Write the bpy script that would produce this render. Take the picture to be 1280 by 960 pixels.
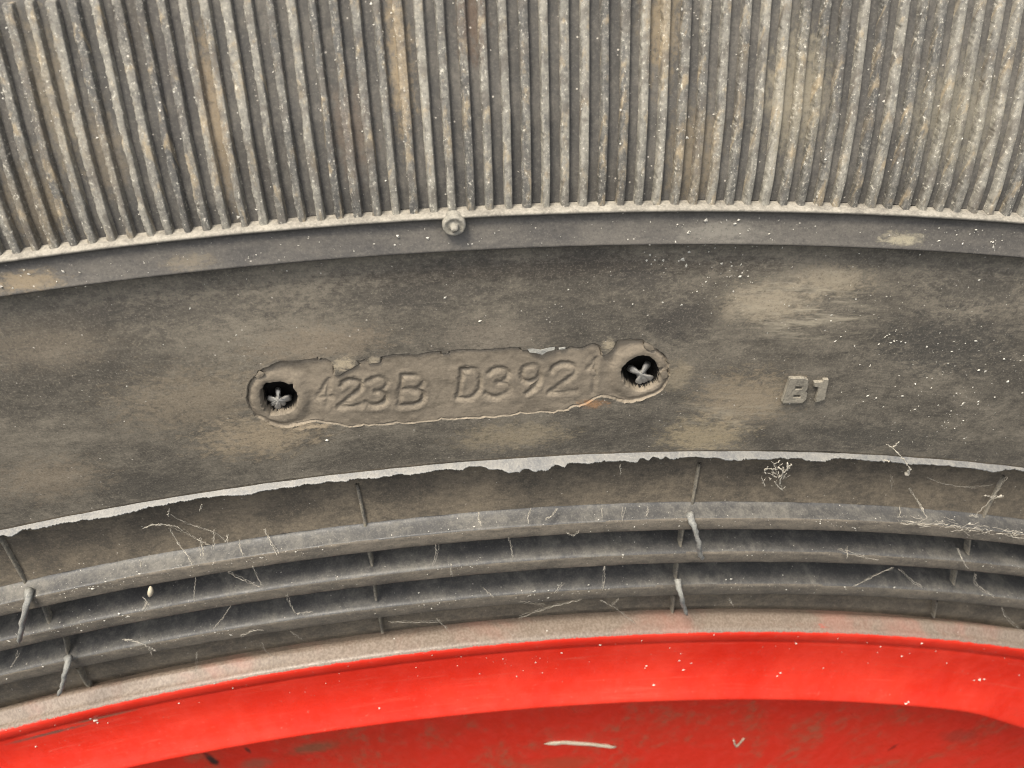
import bpy, math, random
import numpy as np
from mathutils import Vector, Matrix

for o in list(bpy.data.objects):
    bpy.data.objects.remove(o, do_unlink=True)
SC = bpy.context.scene
COL = SC.collection
rng = np.random.default_rng(7)
random.seed(7)

# ------------------------------------------------------------------ camera, sky, sun, exposure
# wheel coordinates (mm): x right, y up from the hub, z along the axle towards the viewer
RB = 300.0                                   # bead seat radius of the 24 inch rim
HUB = 492.0                                  # hub height above the ground
CAM = np.array([0.0320898, 1.43878, 0.285994]) * RB
YAW, PITCH, ROLL = 0.0863662, -0.738347, -0.0350379
FPX = 1100.0                                 # focal length in photograph pixels (1280 wide)

def W(p):
    """wheel mm -> world metres"""
    p = np.asarray(p, float)
    return np.stack([p[..., 0], -p[..., 2], p[..., 1] + HUB], -1) * 1e-3

def rot_to_cam(d):
    cy, sy = math.cos(YAW), math.sin(YAW)
    x = cy * d[..., 0] + sy * d[..., 2]; z = -sy * d[..., 0] + cy * d[..., 2]; y = d[..., 1]
    cp, sp = math.cos(PITCH), math.sin(PITCH)
    y, z = cp * y + sp * z, -sp * y + cp * z
    cr, sr = math.cos(ROLL), math.sin(ROLL)
    return np.stack([cr * x + sr * y, -sr * x + cr * y, z], -1)

MROT = rot_to_cam(np.eye(3)).T               # rows: camera axes in wheel coordinates

cam_d = bpy.data.cameras.new('camera')
cam = bpy.data.objects.new('camera', cam_d)
COL.objects.link(cam)
cam_d.sensor_width = 36.0
cam_d.lens = 36.0 * FPX / 1280.0
cam_d.clip_start = 0.005
cam_d.clip_end = 500.0
ax = [Vector(W(MROT[i]) - W(np.zeros(3))).normalized() for i in range(3)]
m3 = Matrix((ax[0], ax[1], ax[2])).transposed()
cam.matrix_world = Matrix.Translation(Vector(W(CAM))) @ m3.to_4x4()
cam_d.dof.use_dof = True
cam_d.dof.focus_distance = 0.112
cam_d.dof.aperture_fstop = 48.0
SC.camera = cam

SUN_EL, SUN_AZ = math.radians(67), math.radians(-48)      # azimuth from the tyre's outward normal, towards its left
world = bpy.data.worlds.new('World'); SC.world = world
world.use_nodes = True
wn = world.node_tree
bg = wn.nodes['Background']
sky = wn.nodes.new('ShaderNodeTexSky')
sky.sky_type = 'NISHITA'; sky.sun_disc = False
sky.sun_elevation = SUN_EL
sky.dust_density = 4.0; sky.air_density = 1.0; sky.ozone_density = 0.6
hsv = wn.nodes.new('ShaderNodeHueSaturation')       # thin high cloud: a whiter sky
hsv.inputs['Saturation'].default_value = 0.38
wn.links.new(sky.outputs[0], hsv.inputs['Color'])
wn.links.new(hsv.outputs[0], bg.inputs[0])
bg.inputs[1].default_value = 0.125
sd = Vector((math.sin(SUN_AZ) * math.cos(SUN_EL), -math.cos(SUN_AZ) * math.cos(SUN_EL), math.sin(SUN_EL)))
sky.sun_rotation = math.atan2(sd.x, sd.y)
sun_d = bpy.data.lights.new('sun', 'SUN')
sun_d.energy = 1.5; sun_d.angle = math.radians(16); sun_d.color = (1.0, 0.92, 0.78)
sun = bpy.data.objects.new('sun', sun_d); COL.objects.link(sun)
sun.rotation_euler = (-sd).to_track_quat('-Z', 'Y').to_euler()
sun.location = (0, -1, 3)

SC.view_settings.view_transform = 'Standard'
SC.view_settings.look = 'None'
SC.view_settings.gamma = 1.0
SC.view_settings.use_curve_mapping = False
SC.view_settings.exposure = 1.4
SC.cycles.filter_width = 1.0

# ------------------------------------------------------------------ pixel <-> wheel helpers
def project(p):
    c = rot_to_cam(np.asarray(p, float) - CAM)
    return np.stack([640 + FPX * c[..., 0] / -c[..., 2], 480 - FPX * c[..., 1] / -c[..., 2]], -1)

def ray(px, py):
    c = np.stack([(np.asarray(px, float) - 640) / FPX, (480 - np.asarray(py, float)) / FPX, -np.ones_like(np.asarray(px, float))], -1)
    return c @ MROT

def hitz(px, py, z):
    """where the line of sight through a photo pixel meets the plane z -> (theta, r)"""
    d = ray(px, py)
    t = (np.asarray(z, float) - CAM[2]) / d[..., 2]
    x = CAM[0] + t * d[..., 0]; y = CAM[1] + t * d[..., 1]
    return np.arctan2(x, y), np.hypot(x, y)

XC = 858.0                                   # column in which the profile was read
def ry(py, z):
    return float(hitz(XC, py, z)[1])

def interp(x, xs, ys):
    xs = np.asarray(xs, float); ys = np.asarray(ys, float)
    o = np.argsort(xs)
    return np.interp(x, xs[o], ys[o])

# slight out-of-roundness of the loaded tyre, read from the photographed rings
RINGS = {
    'ridge': (4.4, [(0, 330.6), (214, 301), (430, 280.5), (566, 273), (697, 269), (850, 264.7), (1008, 266.4), (1127, 271), (1280, 278)]),
    'band': (4.6, [(0, 374), (214, 343), (425, 322.6), (618, 312.7), (850, 307.5), (1048, 310.8), (1280, 322.6)]),
    'lip': (3.7, [(0, 664), (208, 624.6), (425, 593.5), (581, 576.7), (720, 568.5), (875, 565.7), (1051, 569.5), (1280, 584.6)]),
    'r1': (6.2, [(0, 771.7), (208, 728.7), (425, 695.5), (630, 671), (858, 663.8), (1100, 669), (1280, 680.8)]),
    'r2': (5.6, [(0, 815), (208, 772.5), (425, 737), (630, 713.6), (858, 705.5), (1100, 708), (1280, 720.4)]),
    'r3': (4.4, [(0, 858), (208, 814), (425, 777), (630, 755.6), (857, 745), (1100, 749.6), (1280, 760)]),
    'bead': (1.4, [(0, 885), (208, 841), (425, 801), (630, 778), (858, 768), (1100, 772), (1280, 786)]),
    'red': (5.6, [(0, 913), (208, 860), (425, 826), (630, 799), (858, 788), (1100, 793), (1280, 806)]),
    'flange': (8.6, [(167, 960), (271, 937), (430, 914), (570, 895), (682, 884), (870, 876), (1100, 883), (1217, 890)]),
}
def ring_fit(z, pts):
    a = np.array(pts, float)
    th, r = hitz(a[:, 0], a[:, 1], z)
    r0 = float(hitz(XC, np.interp(XC, a[:, 0], a[:, 1]), z)[1])
    return r0, np.polyfit(th, r - r0, 2)
FITS = [ring_fit(*RINGS[k]) for k in ('ridge', 'band', 'lip', 'r1', 'r2', 'r3', 'bead', 'red', 'flange')]
FR = np.array([f[0] for f in FITS])
TLO, THI = float(hitz(0, 900, 5.)[0]) - .01, float(hitz(1280, 860, 5.)[0]) + .01

def out_of_round(th, r):
    th = np.asarray(th, float); r = np.asarray(r, float)
    th, r = np.broadcast_arrays(th, r)
    tc = np.clip(th, TLO, THI)
    fade = np.clip(1 - np.abs(th - tc) / .25, 0, 1)
    fade = fade * fade * (3 - 2 * fade)
    vals = np.stack([np.polyval(f[1], tc) for f in FITS], -1)
    idx = np.clip(np.searchsorted(-FR, -r) - 1, 0, len(FR) - 2)
    a = FR[idx]; b = FR[idx + 1]
    w = np.clip((a - r) / (a - b), 0, 1)
    va = np.take_along_axis(vals, idx[..., None], -1)[..., 0]
    vb = np.take_along_axis(vals, idx[..., None] + 1, -1)[..., 0]
    return (va * (1 - w) + vb * w) * fade

def pol(th, r, z):
    """nominal polar wheel position -> wheel xyz (mm)"""
    th, r, z = np.broadcast_arrays(np.asarray(th, float), np.asarray(r, float), np.asarray(z, float))
    rr = r + out_of_round(th, r)
    return np.stack([rr * np.sin(th), rr * np.cos(th), z], -1)

def at(px, py, zf):
    """photo pixel on the surface z = zf(r) (or the plane z = const) -> nominal (theta, r, z)"""
    px = np.asarray(px, float); py = np.asarray(py, float)
    z = np.full(np.broadcast(px, py).shape, 3.0) if callable(zf) else np.full(np.broadcast(px, py).shape, float(zf))
    for _ in range(25):
        th, r = hitz(px, py, z)
        rn = r - out_of_round(th, r)
        rn = r - out_of_round(th, rn)
        if not callable(zf): break
        z = .5 * z + .5 * zf(rn)
    return th, rn, z

# ------------------------------------------------------------------ profile (nominal r, z in mm)
R_RIDGE = ry(264.7, 4.4)
R_BAND = ry(307.5, 4.6)
R_LIP = ry(565.8, 3.7)
def z_rib(r):
    return interp(r, [370, R_RIDGE - .3, R_RIDGE + 3, R_RIDGE + 9, R_RIDGE + 20.5, R_RIDGE + 32], [3.6, 3.5, 2.6, .0, -6.6, -14.5])
def z_side(r):
    k = (R_BAND - r) / (R_BAND - R_LIP)
    return interp(k, [-.2, 0, .12, .3, .55, .8, 1, 1.1], [2.9, 2.9, 3.4, 3.9, 4.2, 4.1, 3.7, 3.5])
RIB_H = 0.95
R_RIBEND = float(at(16, 3, z_rib)[1])
zrb = lambda r: z_rib(r) - RIB_H

def prof_shoulder():
    p = [(HUB - 3, -150), (HUB, -75), (HUB - 6, -52), (HUB - 24, -38), (HUB - 50, -27.5), (R_RIBEND + 9, -17.5), (R_RIBEND + 6, -16.2), (R_RIBEND + 5.4, -16.6), (R_RIBEND + 4.6, -19.0), (R_RIBEND + 1.2, -18.6), (R_RIBEND + .35, zrb(R_RIBEND) - .6)]
    n = 26
    for i in range(n + 1):
        r = R_RIBEND + (R_RIDGE + .27 - R_RIBEND) * i / n
        p.append((r, float(zrb(r))))
    return p
def prof_band():
    c = R_RIDGE
    p = [(c + .27, float(zrb(c + .27)))]
    p += [(c + .24, 3.3), (c + .2, 3.7), (c + .1, 3.98), (c, 4.06), (c - .2, 4.03), (c - .36, 3.85), (c - .5, 3.55), (c - .75, 3.5)]
    for i in range(1, 6):
        f = i / 6
        p.append((c - .75 + (R_BAND + .35 - c + .75) * f, 3.5 + .98 * f ** 1.2))
    p += [(R_BAND + .3, 4.5), (R_BAND + .12, 4.57), (R_BAND - .02, 4.5), (R_BAND - .1, 4.3), (R_BAND - .14, 3.2), (R_BAND - .22, 2.95), (R_BAND - .5, float(z_side(R_BAND - .5)))]
    return p
RS0, RS1 = R_BAND - .5, R_LIP + .4           # flat of the sidewall
R1C, R1L = ry(651, 6.2), ry(663.8, 6.2)
R2C, R2L = ry(693, 5.6), ry(705.5, 5.6)
R3C, R3L = ry(733, 4.5), ry(745, 4.4)
R_ZONE = ry(628, 3.3)
R_BEAD = ry(768, 1.4)
def prof_bead():
    p = [(RS1, float(z_side(RS1))), (R_LIP, 3.7), (R_LIP - .5, 3.5), (R_LIP - .9, 2.7), (R_LIP - 1.3, 2.1), (R_LIP - 2.2, 2.0)]
    for i in range(1, 6):
        f = i / 6
        p.append((R_LIP - 2.2 + (R_ZONE - R_LIP + 2.2) * f, 2.0 + 1.2 * f ** 1.3))
    RING_SHAPE = {0: ((.12, .02), (.28, .08), (.45, .2), (.6, .36), (.74, .56), (.85, .75), (.93, .89), (.97, .955)), 1: ((.2, .16), (.42, .42), (.62, .67), (.76, .84), (.86, .925), (.94, .975))}
    def ring(rs, zs, rc, zc, rl, zl, shape=1):
        q = [(rs, zs)]
        for f, g in RING_SHAPE[shape]:
            q.append((rs + (rc - rs) * f, zs + (zc - zs) * g))
        q += [(rc - .1, zc + .0), (rc - .32, zc + .06), (rc - .6, zc + .09), (.5 * (rc + rl), .5 * (zc + zl) + .1), (rl + .3, zl + .05), (rl + .08, zl - .02), (rl, zl - .2), (rl + .12, zl - .8)]
        return q
    p += ring(R_ZONE, 3.3, R1C, 6.0, R1L, 6.2, 0)
    p += [(R1L + .3, 2.2), (R1L - .1, -1.2), (R1L - 1.4, -2.2)]
    p += ring(R2C + 1.2, -1.6, R2C, 5.55, R2L, 5.6)
    p += [(R2L + .3, 1.8), (R2L - .1, -1.8), (R2L - 1.4, -2.6)]
    p += ring(R3C + 1.2, -2.2, R3C, 4.45, R3L, 4.4)
    p += [(R3L + .3, 2.0), (R3L - .2, .6), (R3L - 1.2, .5), (ry(756.5, 1.2), 1.2), (ry(758, 1.3), 1.35), (ry(759.5, .9), .8), (ry(763, 1.0), 1.0), (ry(765, .7), .6), (R_BEAD - 2, -3), (R_BEAD - 6, -12)]
    return p
def prof_rim():
    rf = ry(876, 8.6)
    p = [(R_BEAD - 3, -14), (R_BEAD - .6, -3), (R_BEAD + .6, .6), (ry(768, 2.5) - .15, 2.1), (ry(768.5, 2.5), 2.5), (ry(774, 3.4), 3.4), (ry(780, 4.3), 4.3), (ry(785, 5.1), 5.1), (ry(788, 5.5), 5.5), (ry(791, 5.85), 5.85), (ry(796, 6.0), 6.0), (ry(800.5, 5.95), 5.95), (ry(802.3, 5.75), 5.75), (ry(803.3, 5.4), 5.4), (ry(804.5, 5.45), 5.45),
         (ry(808, 5.5), 5.5), (ry(816, 5.55), 5.55), (ry(828, 5.8), 5.8), (ry(842, 6.35), 6.35), (ry(856, 7.2), 7.2), (ry(866, 7.9), 7.9), (ry(872, 8.4), 8.4), (ry(874.5, 8.57), 8.57), (rf, 8.6), (rf - .25, 8.5), (rf - .4, 8.1), (rf - .3, 7.1), (rf + .4, 3), (rf + 1.2, -1), (rf + .8, -3.4), (rf - 1, -4.7)]
    for r in np.linspace(rf - 4, 120, 30):
        p.append((float(r), -5 - .004 * (rf - r)))
    p += [(112, -8), (95, -2), (85, -1), (84, -30)]
    return p, rf

# ------------------------------------------------------------------ materials
def new_mat(name):
    m = bpy.data.materials.new(name); m.use_nodes = True
    nt = m.node_tree
    return m, nt, nt.nodes['Principled BSDF']
class NB:
    def __init__(s, nt):
        s.nt = nt
    def n(s, t, **kw):
        nd = s.nt.nodes.new(t)
        for k, v in kw.items(): setattr(nd, k, v)
        return nd
    def link(s, a, b): s.nt.links.new(a, b)
    def val(s, sock, v):
        if hasattr(v, 'links'): s.link(v, sock)
        else: sock.default_value = v
    def attr(s, name): return s.n('ShaderNodeAttribute', attribute_name=name).outputs['Vector']
    def mapping(s, vec, scale):
        m = s.n('ShaderNodeMapping'); s.link(vec, m.inputs['Vector']); m.inputs['Scale'].default_value = scale
        return m.outputs[0]
    def noise(s, vec, scale, detail=4, rough=.6, dist=0.0):
        t = s.n('ShaderNodeTexNoise'); s.link(vec, t.inputs['Vector'])
        t.inputs['Scale'].default_value = scale; t.inputs['Detail'].default_value = detail
        t.inputs['Roughness'].default_value = rough; t.inputs['Distortion'].default_value = dist
        return t.outputs['Fac']
    def ramp(s, fac, a, b, lo=0.0, hi=1.0):
        m = s.n('ShaderNodeMapRange', interpolation_type='SMOOTHSTEP'); s.link(fac, m.inputs['Value'])
        m.inputs['From Min'].default_value = a; m.inputs['From Max'].default_value = b
        m.inputs['To Min'].default_value = lo; m.inputs['To Max'].default_value = hi
        return m.outputs['Result']
    def math(s, op, a, b=0.0, clamp=False):
        m = s.n('ShaderNodeMath', operation=op, use_clamp=clamp)
        s.val(m.inputs[0], a); s.val(m.inputs[1], b)
        return m.outputs[0]
    def mix(s, fac, a, b, mode='MIX'):
        m = s.n('ShaderNodeMix', data_type='RGBA', blend_type=mode)
        s.val(m.inputs[0], fac)
        for sock, v in ((m.inputs[6], a), (m.inputs[7], b)):
            if hasattr(v, 'links'): s.link(v, sock)
            else: sock.default_value = (*v, 1)
        return m.outputs[2]
    def blob(s, vec, c, rad, noise_fac, amp):
        """soft-edged patch of colour around a point given in polar millimetres"""
        d = s.n('ShaderNodeVectorMath', operation='SUBTRACT'); s.link(vec, d.inputs[0]); d.inputs[1].default_value = (c[0], c[1], 0)
        q = s.n('ShaderNodeVectorMath', operation='MULTIPLY'); s.link(d.outputs[0], q.inputs[0]); q.inputs[1].default_value = (1 / rad[0], 1 / rad[1], 0)
        l = s.n('ShaderNodeVectorMath', operation='LENGTH'); s.link(q.outputs[0], l.inputs[0])
        e = s.math('ADD', l.outputs['Value'], s.math('MULTIPLY', s.math('SUBTRACT', noise_fac, .5), amp))
        return s.ramp(e, 1.15, .25)
    def bump(s, h, dist, strength=1.0, normal=None):
        b = s.n('ShaderNodeBump'); s.link(h, b.inputs['Height'])
        b.inputs['Distance'].default_value = dist; b.inputs['Strength'].default_value = strength
        if normal is not None: s.link(normal, b.inputs['Normal'])
        return b.outputs[0]

RMID = 361.0
def blob_at(px, py, zf=z_side):
    th, r, z = at(px, py, zf)
    return float(th) * RMID, float(r)

def rubber(name, dark, dust, lo=.35, hi=.65, big=.07, stretch=(1, 1, 1), speck=.0, rough=.75, blobs=(), bump=.05, extra=None, obj_var=0.0, spec=.3, grain=.5):
    m, nt, bs = new_mat(name); b = NB(nt)
    pv = b.attr('polar')
    v = b.mapping(pv, stretch)
    n1 = b.noise(v, big, 5, .62, .4)
    n2 = b.noise(v, big * 5.5, 6, .65, .2)
    n3 = b.noise(pv, 1.6, 6, .72)
    n4 = b.noise(pv, 3.6, 5, .75)
    nm = b.noise(v, max(.9, big * 9), 5, .65, .3)
    f = b.math('ADD', b.math('MULTIPLY', n1, .4), b.math('ADD', b.math('MULTIPLY', n2, .27), b.math('ADD', b.math('MULTIPLY', nm, .21), b.math('MULTIPLY', n3, .12))))
    if obj_var:
        oi = b.n('ShaderNodeObjectInfo')
        f = b.math('ADD', f, b.math('MULTIPLY', b.math('SUBTRACT', oi.outputs['Random'], .5), obj_var))
    fac = b.ramp(f, lo, hi)
    col = b.mix(fac, dark, dust)
    for (c, rad, colr, amt) in blobs:
        col = b.mix(b.math('MULTIPLY', b.blob(pv, c, rad, nm, 2.6), b.math('MULTIPLY', b.ramp(n3, .1, .6, .35, 1), amt)), col, colr)
    # fine grain and pits
    col = b.mix(b.ramp(n4, .5, .72, 0, grain), col, tuple(min(.8, x * 1.5) for x in dust))
    col = b.mix(b.ramp(n4, .47, .3, 0, grain * 1.1), col, tuple(x * .62 for x in dark))
    col = b.mix(b.ramp(n3, .42, .28, 0, .4), col, tuple(x * .75 for x in dark))
    if speck:
        vo = b.n('ShaderNodeTexVoronoi'); b.link(pv, vo.inputs['Vector']); vo.inputs['Scale'].default_value = 1.3
        sp = b.ramp(vo.outputs['Distance'], .16, .1)
        gate = b.ramp(b.noise(pv, .9, 2, .5), .6, .66)
        col = b.mix(b.math('MULTIPLY', b.math('MULTIPLY', sp, gate), speck), col, (.55, .5, .42))
    if extra: col = extra(b, pv, col, n1, n2, n3)
    b.link(col, bs.inputs['Base Color'])
    b.val(bs.inputs['Roughness'], b.ramp(n2, .3, .7, rough - .1, min(1, rough + .12)))
    bs.inputs['Specular IOR Level'].default_value = spec
    h = b.math('ADD', b.math('MULTIPLY', n3, .7), b.math('MULTIPLY', n4, .3))
    b.link(b.bump(h, bump * 1e-3, 1.0), bs.inputs['Normal'])
    return m

TAN = (.27, .205, .135)
side_blobs = []
for (px, py, rx, rr, c, a) in [
        (330, 545, 9, 4.5, (.33, .26, .17), .75), (880, 545, 7, 4.5, (.36, .29, .18), .8), (640, 545, 9, 3, (.32, .26, .17), .7),
        (930, 500, 8, 6, (.33, .26, .17), .65), (400, 430, 10, 3, (.27, .215, .15), .6), (960, 380, 7, 3.5, (.36, .30, .21), .75), (1040, 350, 6, 2.4, (.36, .30, .21), .7),
        (250, 500, 12, 6, (.26, .21, .145), .6), (60, 430, 9, 4, (.22, .18, .13), .5), (60, 600, 9, 4.5, (.25, .2, .14), .6), (620, 420, 9, 2.6, (.24, .2, .15), .5),
        (1180, 430, 11, 6, (.055, .051, .044), .85), (1220, 360, 10, 3, (.06, .055, .047), .7), (500, 370, 12, 2.4, (.06, .054, .046), .6), (700, 400, 7, 2.2, (.065, .059, .05), .5), (120, 395, 10, 2, (.06, .054, .046), .6), (850, 400, 5, 4, (.05, .045, .04), .6), (700, 335, 30, 1.6, (.05, .042, .034), .7), (1100, 545, 14, 3, (.07, .064, .053), .7),  # darker patches; one long dark strip follows the raised band's lower edge
        (240, 390, 12, 2.6, (.06, .055, .048), .5), (470, 575, 12, 2.2, (.08, .07, .055), .6), (742, 505, 2.4, .9, (.30, .17, .085), .95), (800, 350, 5, 2.0, (.06, .054, .047), .6), (431, 455, 1.7, 1.3, (.4, .33, .225), .95), (760, 432, 1.0, 1.3, (.36, .3, .205), .9), (467, 451, .9, .7, (.36, .3, .21), .8), (390, 533, 3.0, .6, (.42, .33, .22), .9), (845, 470, 3, 3, (.33, .27, .18), .6)]:
    c2 = blob_at(px, py)
    side_blobs.append((c2, (rx, rr), c, a))

M = {}
SC1 = blob_at(1010, 385); SC2 = blob_at(905, 520); SC3 = blob_at(560, 540)
def side_extra(b, pv, col, n1, n2, n3):
    # rubbed, slanting scuffs and fine streaks that run round the tyre
    def streak(rotz, sc, a, c):
        mp = b.n('ShaderNodeMapping'); b.link(pv, mp.inputs['Vector'])
        mp.inputs['Rotation'].default_value = (0, 0, rotz); mp.inputs['Scale'].default_value = sc
        return b.ramp(b.noise(mp.outputs[0], 1.0, 6, .7, .3), a, c)
    st = streak(math.radians(-38), (.16, .9, 1), .44, .66)
    for c2, rad, amt in ((SC1, (11, 6.5), .75), (SC2, (9, 5), .5)):
        col = b.mix(b.math('MULTIPLY', b.math('MULTIPLY', st, b.blob(pv, c2, rad, n2, 1.2)), amt), col, (.38, .33, .24))
    hs = streak(0, (.1, 1.6, 1), .53, .72)
    col = b.mix(b.math('MULTIPLY', hs, .16), col, (.28, .245, .185))
    ds = streak(math.radians(9), (.13, 1.2, 1), .55, .72)
    col = b.mix(b.math('MULTIPLY', ds, .25), col, (.05, .047, .041))
    return col
M['side'] = rubber('dusty_sidewall_rubber', (.07, .062, .05), (.205, .177, .134), .40, .66, .05, (1, 1.7, 1), .6, .78, side_blobs, .07, side_extra)
M['plate'] = rubber('dusty_plate_rubber', (.13, .108, .08), (.245, .202, .147), .36, .62, .12, (1, 1.3, 1), .2, .75, [b_ for b_ in side_blobs if b_[2][0] > .29 and b_[2][1] < .2], .02, grain=.3)
M['hole'] = rubber('near_black_hole_rubber', (.006, .005, .004), (.02, .016, .012), .45, .75, .3, bump=.05, rough=.6)  # hole walls and floors coloured near black, far darker than the plate
M['cross'] = rubber('grey_worn_rubber', (.2, .19, .17), (.36, .34, .3), .35, .6, .3, bump=.03, rough=.4, grain=.2)
M['band'] = rubber('grey_band_rubber', (.066, .061, .055), (.13, .117, .098), .38, .64, .06, (1, 2, 1), .7, .62,
                   [((float(at(x_, y_, 4.2)[0]) * RMID, float(at(x_, y_, 4.2)[1])), (a_, b_), c_, d_) for x_, y_, a_, b_, c_, d_ in
                    [(35, 352, 4, 1.5, (.24, .185, .115), .8), (235, 327, 3, 1.1, (.2, .165, .115), .6), (1128, 299, 2.8, .8, (.42, .37, .25), .7), (900, 290, 6, 1.5, (.24, .22, .18), .5)]], .045)
M['ridge'] = rubber('pale_dusty_ridge', (.15, .135, .11), (.32, .29, .235), .36, .62, .3, bump=.07, rough=.85)
rib_stains = []
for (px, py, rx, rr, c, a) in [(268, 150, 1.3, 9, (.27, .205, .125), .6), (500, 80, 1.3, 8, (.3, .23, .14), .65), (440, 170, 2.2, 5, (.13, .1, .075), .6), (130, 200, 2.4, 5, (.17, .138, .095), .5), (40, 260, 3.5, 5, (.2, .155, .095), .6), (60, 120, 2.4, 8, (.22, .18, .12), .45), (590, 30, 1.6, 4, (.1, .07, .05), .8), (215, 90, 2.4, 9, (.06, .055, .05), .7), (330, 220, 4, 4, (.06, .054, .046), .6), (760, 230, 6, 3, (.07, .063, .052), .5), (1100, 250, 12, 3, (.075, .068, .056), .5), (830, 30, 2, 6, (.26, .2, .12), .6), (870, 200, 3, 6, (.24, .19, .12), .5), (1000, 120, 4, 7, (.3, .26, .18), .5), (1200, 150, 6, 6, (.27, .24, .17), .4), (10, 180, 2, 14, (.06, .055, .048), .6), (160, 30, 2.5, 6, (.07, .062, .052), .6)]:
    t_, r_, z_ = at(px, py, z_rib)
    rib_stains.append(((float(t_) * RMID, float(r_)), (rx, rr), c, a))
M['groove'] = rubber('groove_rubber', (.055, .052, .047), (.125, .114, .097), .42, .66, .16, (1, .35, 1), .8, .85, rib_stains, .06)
M['zone'] = rubber('dark_bead_rubber', (.06, .051, .039), (.145, .118, .083), .40, .64, .12, (1, 1.6, 1), .5, .8, bump=.06)
M['ring'] = rubber('ring_rubber', (.052, .05, .047), (.15, .138, .115), .43, .66, .1, (1, 2.2, 1), .9, .55, bump=.04, spec=.5)
M['front'] = rubber('brown_ring_front_rubber', (.075, .066, .054), (.15, .127, .097), .38, .62, .12, (1, 2, 1), .6, .8, bump=.06)
M['lip'] = rubber('pale_flash_rubber', (.125, .125, .122), (.225, .212, .185), .36, .62, .3, bump=.03, rough=.5, spec=.5)
M['web'] = rubber('web_rubber', (.09, .082, .07), (.2, .175, .13), .4, .6, .4, bump=.05)
M['whisker'] = rubber('pale_whisker_rubber', (.13, .13, .125), (.26, .25, .215), .35, .62, .6, bump=.06, rough=.6)
def rib_extra(b, pv, col, n1, n2, n3):
    # tan dust clinging in long streaks, some ribs browner
    st = b.noise(b.mapping(pv, (.8, .07, 1)), 1.0, 5, .65)
    br = b.noise(b.mapping(pv, (.45, .022, 1)), 1.0, 3, .5)
    col = b.mix(b.math('MULTIPLY', b.ramp(st, .52, .7), .7), col, (.3, .235, .145))
    col = b.mix(b.math('MULTIPLY', b.ramp(br, .53, .66), .6), col, (.09, .078, .064))
    gr = b.noise(b.mapping(pv, (3.6, 2.2, 1)), 1.0, 5, .8)
    col = b.mix(b.ramp(gr, .57, .66, 0, .75), col, (.58, .54, .44))
    col = b.mix(b.ramp(gr, .45, .32, 0, .6), col, (.06, .055, .047))
    return col
M['rib'] = rubber('worn_rib_rubber', (.078, .074, .066), (.245, .227, .185), .40, .66, .3, (1, .12, 1), .9, .72, rib_stains, .06, extra=rib_extra, obj_var=.16)
M['speck'] = rubber('pale_dust', (.36, .33, .265), (.6, .565, .48), .3, .6, .5, bump=.02, rough=.9)

def paint(name, base, dirt, dirt_amt, fade, rough, spots=(), coat=.12, zdirt=None):
    m, nt, bs = new_mat(name); b = NB(nt)
    pv = b.attr('polar')
    n1 = b.noise(pv, .05, 5, .6, .5)
    n2 = b.noise(pv, .32, 6, .65)
    n3 = b.noise(pv, 2.5, 4, .65)
    col = b.mix(b.ramp(n1, .35, .7), base, fade)
    f = b.math('ADD', b.math('MULTIPLY', n1, .4), b.math('ADD', b.math('MULTIPLY', n2, .4), b.math('MULTIPLY', n3, .2)))
    col = b.mix(b.ramp(f, dirt_amt, dirt_amt + .14), col, dirt)
    for (c, rad, colr, amt) in spots:
        col = b.mix(b.math('MULTIPLY', b.blob(pv, c, rad, n2, 1.5), amt), col, colr)
    col = b.mix(b.ramp(n3, .62, .8, 0, .25), col, dirt)
    if zdirt: col = zdirt(b, pv, col, n1, n2, n3)
    b.link(col, bs.inputs['Base Color'])
    b.val(bs.inputs['Roughness'], b.ramp(n2, .3, .7, rough - .06, rough + .16))
    bs.inputs['Coat Weight'].default_value = coat; bs.inputs['Coat Roughness'].default_value = .35
    bs.inputs['Specular IOR Level'].default_value = .4
    b.link(b.bump(b.math('ADD', n2, n3), .00003, .8), bs.inputs['Normal'])
    return m

PROF_RIM, RF = prof_rim()
R_RED = ry(788, 5.5)
def flange_dirt(b, pv, col, n1, n2, n3):
    mp = b.mapping(pv, (.05, 1.1, .6))
    sk = b.noise(mp, 1.0, 6, .72, .3)
    col = b.mix(b.ramp(sk, .54, .72, 0, .28), col, (.52, .11, .07))
    col = b.mix(b.ramp(sk, .44, .3, 0, .25), col, (.45, .02, .012))
    fn_ = b.noise(pv, 1.1, 6, .75)
    col = b.mix(b.ramp(fn_, .6, .74, 0, .6), col, (.40, .17, .12))
    # grey road dust lies on the top of the rim edge, worn off raggedly where the red begins
    sx = b.n('ShaderNodeSeparateXYZ'); b.link(pv, sx.inputs[0])
    e = b.math('ADD', sx.outputs['Y'], b.math('ADD', b.math('MULTIPLY', b.math('SUBTRACT', n2, .5), .9), b.math('MULTIPLY', b.math('SUBTRACT', n3, .5), .6)))
    dustc = b.mix(b.ramp(n3, .35, .65), (.14, .107, .08), (.225, .178, .137))
    dustc = b.mix(b.ramp(n1, .47, .68, 0, .4), dustc, (.32, .13, .095))
    top = b.ramp(e, R_RED - .5, R_RED - .22)
    low = b.math('MULTIPLY', b.ramp(sx.outputs['Z'], 4.6, 4.2), b.math('GREATER_THAN', sx.outputs['Y'], R_RED - 6))
    return b.mix(b.math('MAXIMUM', top, low), col, dustc)
def cre(px, py): 
    th, r, z = at(px, py, 5.6); return float(th) * RMID, float(r)
M['red'] = paint('red_rim_paint', (.53, .022, .010), (.38, .08, .045), .60, (.60, .036, .018), .42,
                 [(cre(60, 918), (12, .7), (.12, .07, .05), .9), (cre(130, 897), (9, .5), (.14, .08, .05), .8)], .1, flange_dirt)
def dsk(px, py):
    th, r, z = at(px, py, -5.1); return float(th) * RMID, float(r)
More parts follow.
